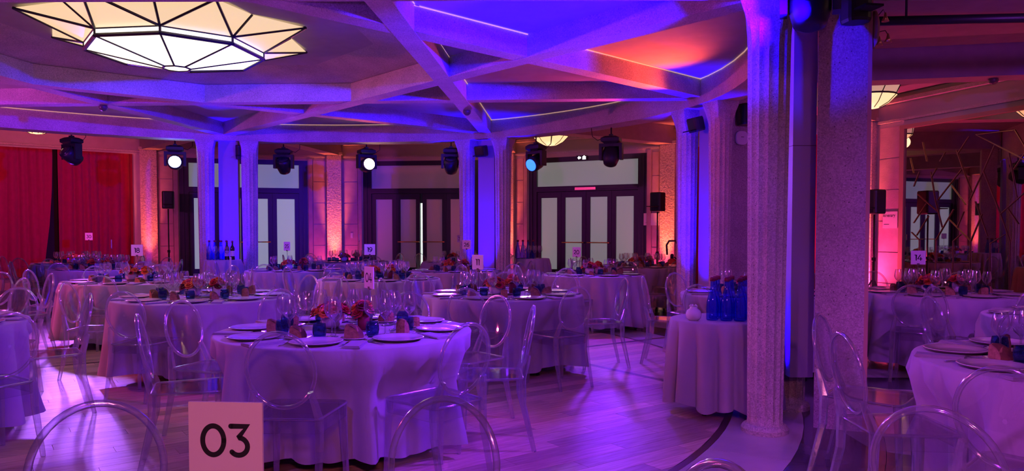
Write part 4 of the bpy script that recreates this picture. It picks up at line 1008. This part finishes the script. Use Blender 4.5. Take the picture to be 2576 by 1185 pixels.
def stand(loc, z, label):
    root = tag(empty('speaker_stand', loc), label, 'stand')
    MB().tube([(0, 0, 0.1), (0, 0, 0.95)], 0.02, 8).build('pole', 'black', root); MB().tube([(0, 0, 0.9), (0, 0, z)], 0.014, 8).build('upper_pole', 'black', root)
    MB().lathe([(0.03, 0.9), (0.032, 0.96)], 10).build('collar', 'black', root)
    for q in range(3):
        a = q * 2 * PI / 3 + 0.4; MB().tube([(0.02 * math.cos(a), 0.02 * math.sin(a), 0.6), (0.35 * math.cos(a), 0.35 * math.sin(a), 0.012)], 0.012, 6).build('leg', 'black', root)
for (x, y, zc, wl, lab) in ((-7.55, 16.35, 2.06, 1, 'beside the first dark door'), (2.95, 15.1, 1.97, 1, 'beside the exit door and fire extinguisher'), (5.72, 11.75, 1.84, 1, 'by the wall poster and mirror')):
    yaw = math.atan2(CY - y, CX - x) + PI / 2
    stand((x, y, 0), zc - 0.2, 'thin black tripod stand holding a speaker ' + lab)
    speaker_box('loudspeaker', (x, y, zc), yaw, (0.125, 0.12, 0.19), 'compact black loudspeaker on a stand ' + lab)
# small speakers fixed to the supports
def sup_frame(k):
    nx, ny = norm2(SUP[k][0] - RC[0], SUP[k][1] - RC[1])
    return SUP[k], (nx, ny), (-ny, nx)
for k, s, nn, zz, lab in ((1, 0.0, -0.13, 2.74, 'wall speaker tucked between the columns beside table 26'), (2, -0.02, -0.13, 2.72, 'wall speaker tucked between the columns near the red curtain'), (0, -0.18, -0.02, 2.76, 'small wall speaker on the columns behind table 25')):
    S_, n_, t_ = sup_frame(k)
    o = speaker_box('wall_speaker', (S_[0] + t_[0] * s + n_[0] * nn, S_[1] + t_[1] * s + n_[1] * nn, zz), math.atan2(-n_[1], -n_[0]) + PI / 2, (0.11, 0.07, 0.09) if k else (0.05, 0.06, 0.12), lab, 0.25)
o = speaker_box('wall_speaker', (2.3, 5.02, 2.9), RR(10), (0.08, 0.08, 0.13), 'black wall speaker on the square pier behind the large stage light')
o = speaker_box('wall_speaker', (2.935, 9.38, 2.84), RR(20), (0.085, 0.09, 0.13), 'tall dark blue lit speaker on the pier near the red curtain')
ap_ = tag(empty('wireless_access_point', (2.905, 9.495, 2.56), 0.34), 'round white wireless box fixed to the pier near the red curtain', 'network box')
MB().rings([[(r * math.copysign(abs(math.cos(2 * PI * q / 28)) ** 0.7, math.cos(2 * PI * q / 28)), y, r * math.copysign(abs(math.sin(2 * PI * q / 28)) ** 0.7, math.sin(2 * PI * q / 28))) for q in range(28)] for r, y in ((0.085, 0.0), (0.09, -0.025), (0.082, -0.04))]).build('housing', 'white_paint', ap_)
MB().box(-0.02, 0.02, -0.043, -0.039, 0.005, 0.012).build('mark', 'dark_rim', ap_)
# pendant bowl lamps of the walkway
def bowl_lamp(loc, r, label):
    root = tag(empty('bowl_ceiling_lamp', loc), label, 'ceiling lamp', 'glowing bowl lamps of the walkway')
    MB().lathe([(0.0, -0.16 * r / 0.3), (r * 0.35, -0.145 * r / 0.3), (r * 0.7, -0.09 * r / 0.3), (r, 0.0), (r * 0.98, 0.0), (0, -0.12 * r / 0.3)], 24, cap=False).build('glass_bowl', 'bowl_glass', root)
    rb = MB()
    for q in range(8): a = q * PI / 4; rb.tube([(r * 0.36 * math.cos(a), r * 0.36 * math.sin(a), -0.15 * r / 0.3), (r * 0.72 * math.cos(a), r * 0.72 * math.sin(a), -0.092 * r / 0.3), (r * 1.02 * math.cos(a), r * 1.02 * math.sin(a), 0.0)], 0.006, 5)
    rb.build('cage', 'black', root)
    zt = Z_AMB - loc[2] - 0.01; cg = MB()
    for q in range(8): a = q * PI / 4; cg.tube([(r * math.cos(a), r * math.sin(a), 0), (r * 1.35 * math.cos(a + 0.2), r * 1.35 * math.sin(a + 0.2), zt)], 0.007, 5)
    cg.build('upper_cage', 'black', root)
    MB().lathe([(r * 0.98, 0.005), (r * 1.3, zt)], 24, cap=False).build('glass_cone', 'cone_glass', root)
    MB().lathe([(r * 1.02, -0.012), (r * 1.04, 0), (r * 1.02, 0.012)], 24, cap=False).build('rim', 'black', root)
    c_ = MB(); c_.tube([(0, 0, -0.05), (0, 0, Z_AMB - loc[2])], 0.012, 6); c_.lathe([(0.06, Z_AMB - loc[2] - 0.02), (0.06, Z_AMB - loc[2] - 0.001)], 12); c_.build('stem', 'brass', root)
    point((loc[0], loc[1], loc[2] - 0.28 * r / 0.3), (1.0, 0.5, 0.3), 1.5, 0.12)
for loc, r, lab in (((-9.1, 14.3, 3.4), 0.32, 'glowing bowl lamp on the ceiling in front of the stage curtains'), ((0.78, 15.2, 3.3), 0.36, 'glowing bowl lamp on the ceiling before the exit door'), ((3.45, 13.3, 3.27), 0.16, 'small glowing lamp seen between two columns'),
                    ((5.0, 10.45, 3.26), 0.34, 'glowing bowl lamp on the ceiling above table 14'), ((-1.2, 16.2, 3.44), 0.26, 'glowing bowl lamp on the ceiling before the ajar door'), ((4.6, 4.2, 3.4), 0.34, 'glowing bowl lamp on the ceiling over the pier table')):
    bowl_lamp(loc, r, lab)
# exit sign over the third door
ex = tag(empty('exit_sign', bay_point(3, 1.87, -0.02, 3.02), bay_frame(3)[1]), 'small lit exit sign with white pictograms above the dark door', 'exit sign')
MB().box(-0.13, 0.13, 0.0, 0.03, -0.05, 0.05).build('casing', 'black', ex)
m_ = MB(); m_.add([(-0.1, -0.002, 0.0), (-0.06, -0.002, 0.04), (-0.06, -0.002, -0.04), (-0.02, -0.002, 0.02), (-0.02, -0.002, -0.02), (-0.06, -0.002, 0.02), (-0.06, -0.002, -0.02)], [(0, 2, 1), (5, 6, 4, 3)]); m_.build('arrow', 'exit_light', ex)
m_ = MB(); m_.box(0.02, 0.1, -0.002, 0.0, -0.04, 0.025); m_.box(0.045, 0.075, -0.002, 0.0, 0.028, 0.045); m_.build('running_figure', 'exit_light', ex)
# posters
def poster(i, x, z, w_, h_, text, lab):
    root = tag(empty('wall_poster', bay_point(i, x, -0.03, z), bay_frame(i)[1]), lab, 'poster')
    MB().box(-w_ / 2, w_ / 2, -0.004, 0.004, -h_ / 2, h_ / 2).build('sheet', 'sign_card', root)
    if text:
        c = bpy.data.curves.new('heading', 'FONT'); c.body = text; c.size = 0.075; c.align_x = 'CENTER'
        o = bpy.data.objects.new('heading', c); COL.objects.link(o); o.parent = root; o.location = (-0.02, -0.0055, h_ * 0.18); o.rotation_euler = (PI / 2, 0, 0); c.materials.append(MAT['sign_ink'])
        bpy.context.view_layer.update(); me = bpy.data.meshes.new_from_object(o.evaluated_get(bpy.context.evaluated_depsgraph_get())); o2 = bpy.data.objects.new('heading_text', me); COL.objects.link(o2); o2.parent = root; o2.location = o.location; o2.rotation_euler = o.rotation_euler; bpy.data.objects.remove(o)
    b_ = MB(); b_.box(-w_ * 0.4, -w_ * 0.05, -0.0055, -0.004, -h_ * 0.28, -h_ * 0.26)
    b_.build('printed_rule', 'sign_ink', root)
poster(5, 0.5, 1.56, 0.3, 0.27, 'Itinerary', 'pale poster with a short heading on the wall beside the mirror')
poster(3, 3.5, 1.63, 0.36, 0.26, '', 'pale framed notice on the wall behind the loudspeaker by the exit door')
for i, x, z, lab in ((2, 0.42, 1.27, 'small white switch plate on the stone blocks beside the ajar door'), (1, 0.42, 0.72, 'small white socket plate low on the stone blocks by the first door')):
    sw = tag(empty('wall_switch', bay_point(i, x, -0.024, z), bay_frame(i)[1]), lab, 'switch')
    MB().box(-0.03, 0.03, -0.008, 0.0, -0.06, 0.06).build('plate', 'white_paint', sw); MB().box(-0.012, 0.012, -0.012, -0.008, -0.02, 0.02).build('rocker', 'white_paint', sw)
# fire extinguisher trolley
fx = tag(empty('fire_extinguisher', (3.22, 14.95, 0)), 'red fire extinguisher with a black hose beside the exit door', 'fire extinguisher')
MB().lathe([(0.0, 0.06), (0.1, 0.06), (0.11, 0.08), (0.11, 0.72), (0.08, 0.8), (0.03, 0.83)], 20, cap=False).build('cylinder_body', 'red_paint', fx)
MB().lathe([(0.035, 0.82), (0.035, 0.9), (0.02, 0.92)], 12).build('valve', 'black', fx)
MB().tube([(-0.1, 0, 0.9), (-0.11, 0, 1.1), (-0.06, 0, 1.18), (0.06, 0, 1.18), (0.11, 0, 1.1), (0.1, 0, 0.9)], 0.02, 8).build('carry_hoop', 'black', fx)
MB().tube([(0.03, -0.05, 0.86), (0.15, -0.1, 0.75), (0.15, -0.12, 0.4), (0.12, -0.1, 0.2)], 0.015, 6).build('hose', 'black', fx)
MB().lathe([(0.12, 0.0), (0.13, 0.02), (0.11, 0.06)], 16).build('foot_ring', 'black', fx)
# spotlight cluster on the pier edge
sl = tag(empty('spot_cluster', (2.435, 5.07, 2.74)), 'tan wall plate with three small copper spot lamps on the pier edge', 'wall lamp')
MB().lathe([(0.07, 0.0), (0.075, 0.01), (0.06, 0.02)], 20).build('plate', 'tan_trim', sl); sl.children[-1].rotation_euler = (0, PI / 2, 0); sl.children[-1].scale = (1.7, 1, 1)
for (z, dx, dz) in ((0.1, 0.08, -0.05), (-0.06, 0.04, -0.05), (-0.04, 0.1, -0.09)):
    a = MB(); a.tube([(0.01, 0, z * 0.6), (dx * 0.8, -0.01, z + 0.03), (dx, -0.01, z)], 0.003, 5); a.build('arm', 'black', sl)
    h_ = MB(); h_.lathe([(0.006, 0.03), (0.012, 0.0), (0.025, -0.03), (0.022, -0.03), (0.0, -0.01)], 12, c=(dx, -0.01, z - 0.02), cap=False); h_.build('spot_head', 'brass', sl)
# lighting bar of the near walkway
lb = tag(empty('lighting_bar', (0, 0, 0)), 'long black lighting bar hung below the near walkway ceiling', 'lighting bar')
MB().tube([(2.6, 5.75, 2.98), (5.6, 5.5, 2.98)], 0.035, 8).build('bar', 'black', lb)
for x, y in ((3.0, 5.717), (5.0, 5.55)): MB().tube([(x, y, 2.98), (x, y, Z_AMB)], 0.01, 6).build('hanger', 'black', lb)
# sprinkler domes on the beams
for k, (x, y, z) in enumerate(((-5.42, 9.92, Z_STAR), (-0.62, 10.3, Z_STAR), (5.75, 8.945, 3.2))):
    sd = tag(empty('smoke_detector', (x, y, z)), ['round dark detector under the beam crossing near the stage', 'round dark detector under the star beam near table 26', 'round dark detector under the walkway beam before the mirror'][k], 'detector')
    MB().lathe([(0.05, 0), (0.055, -0.02), (0.045, -0.05), (0.02, -0.07), (0.0, -0.072)], 16, cap=False).build('dome', 'dark_rim', sd)
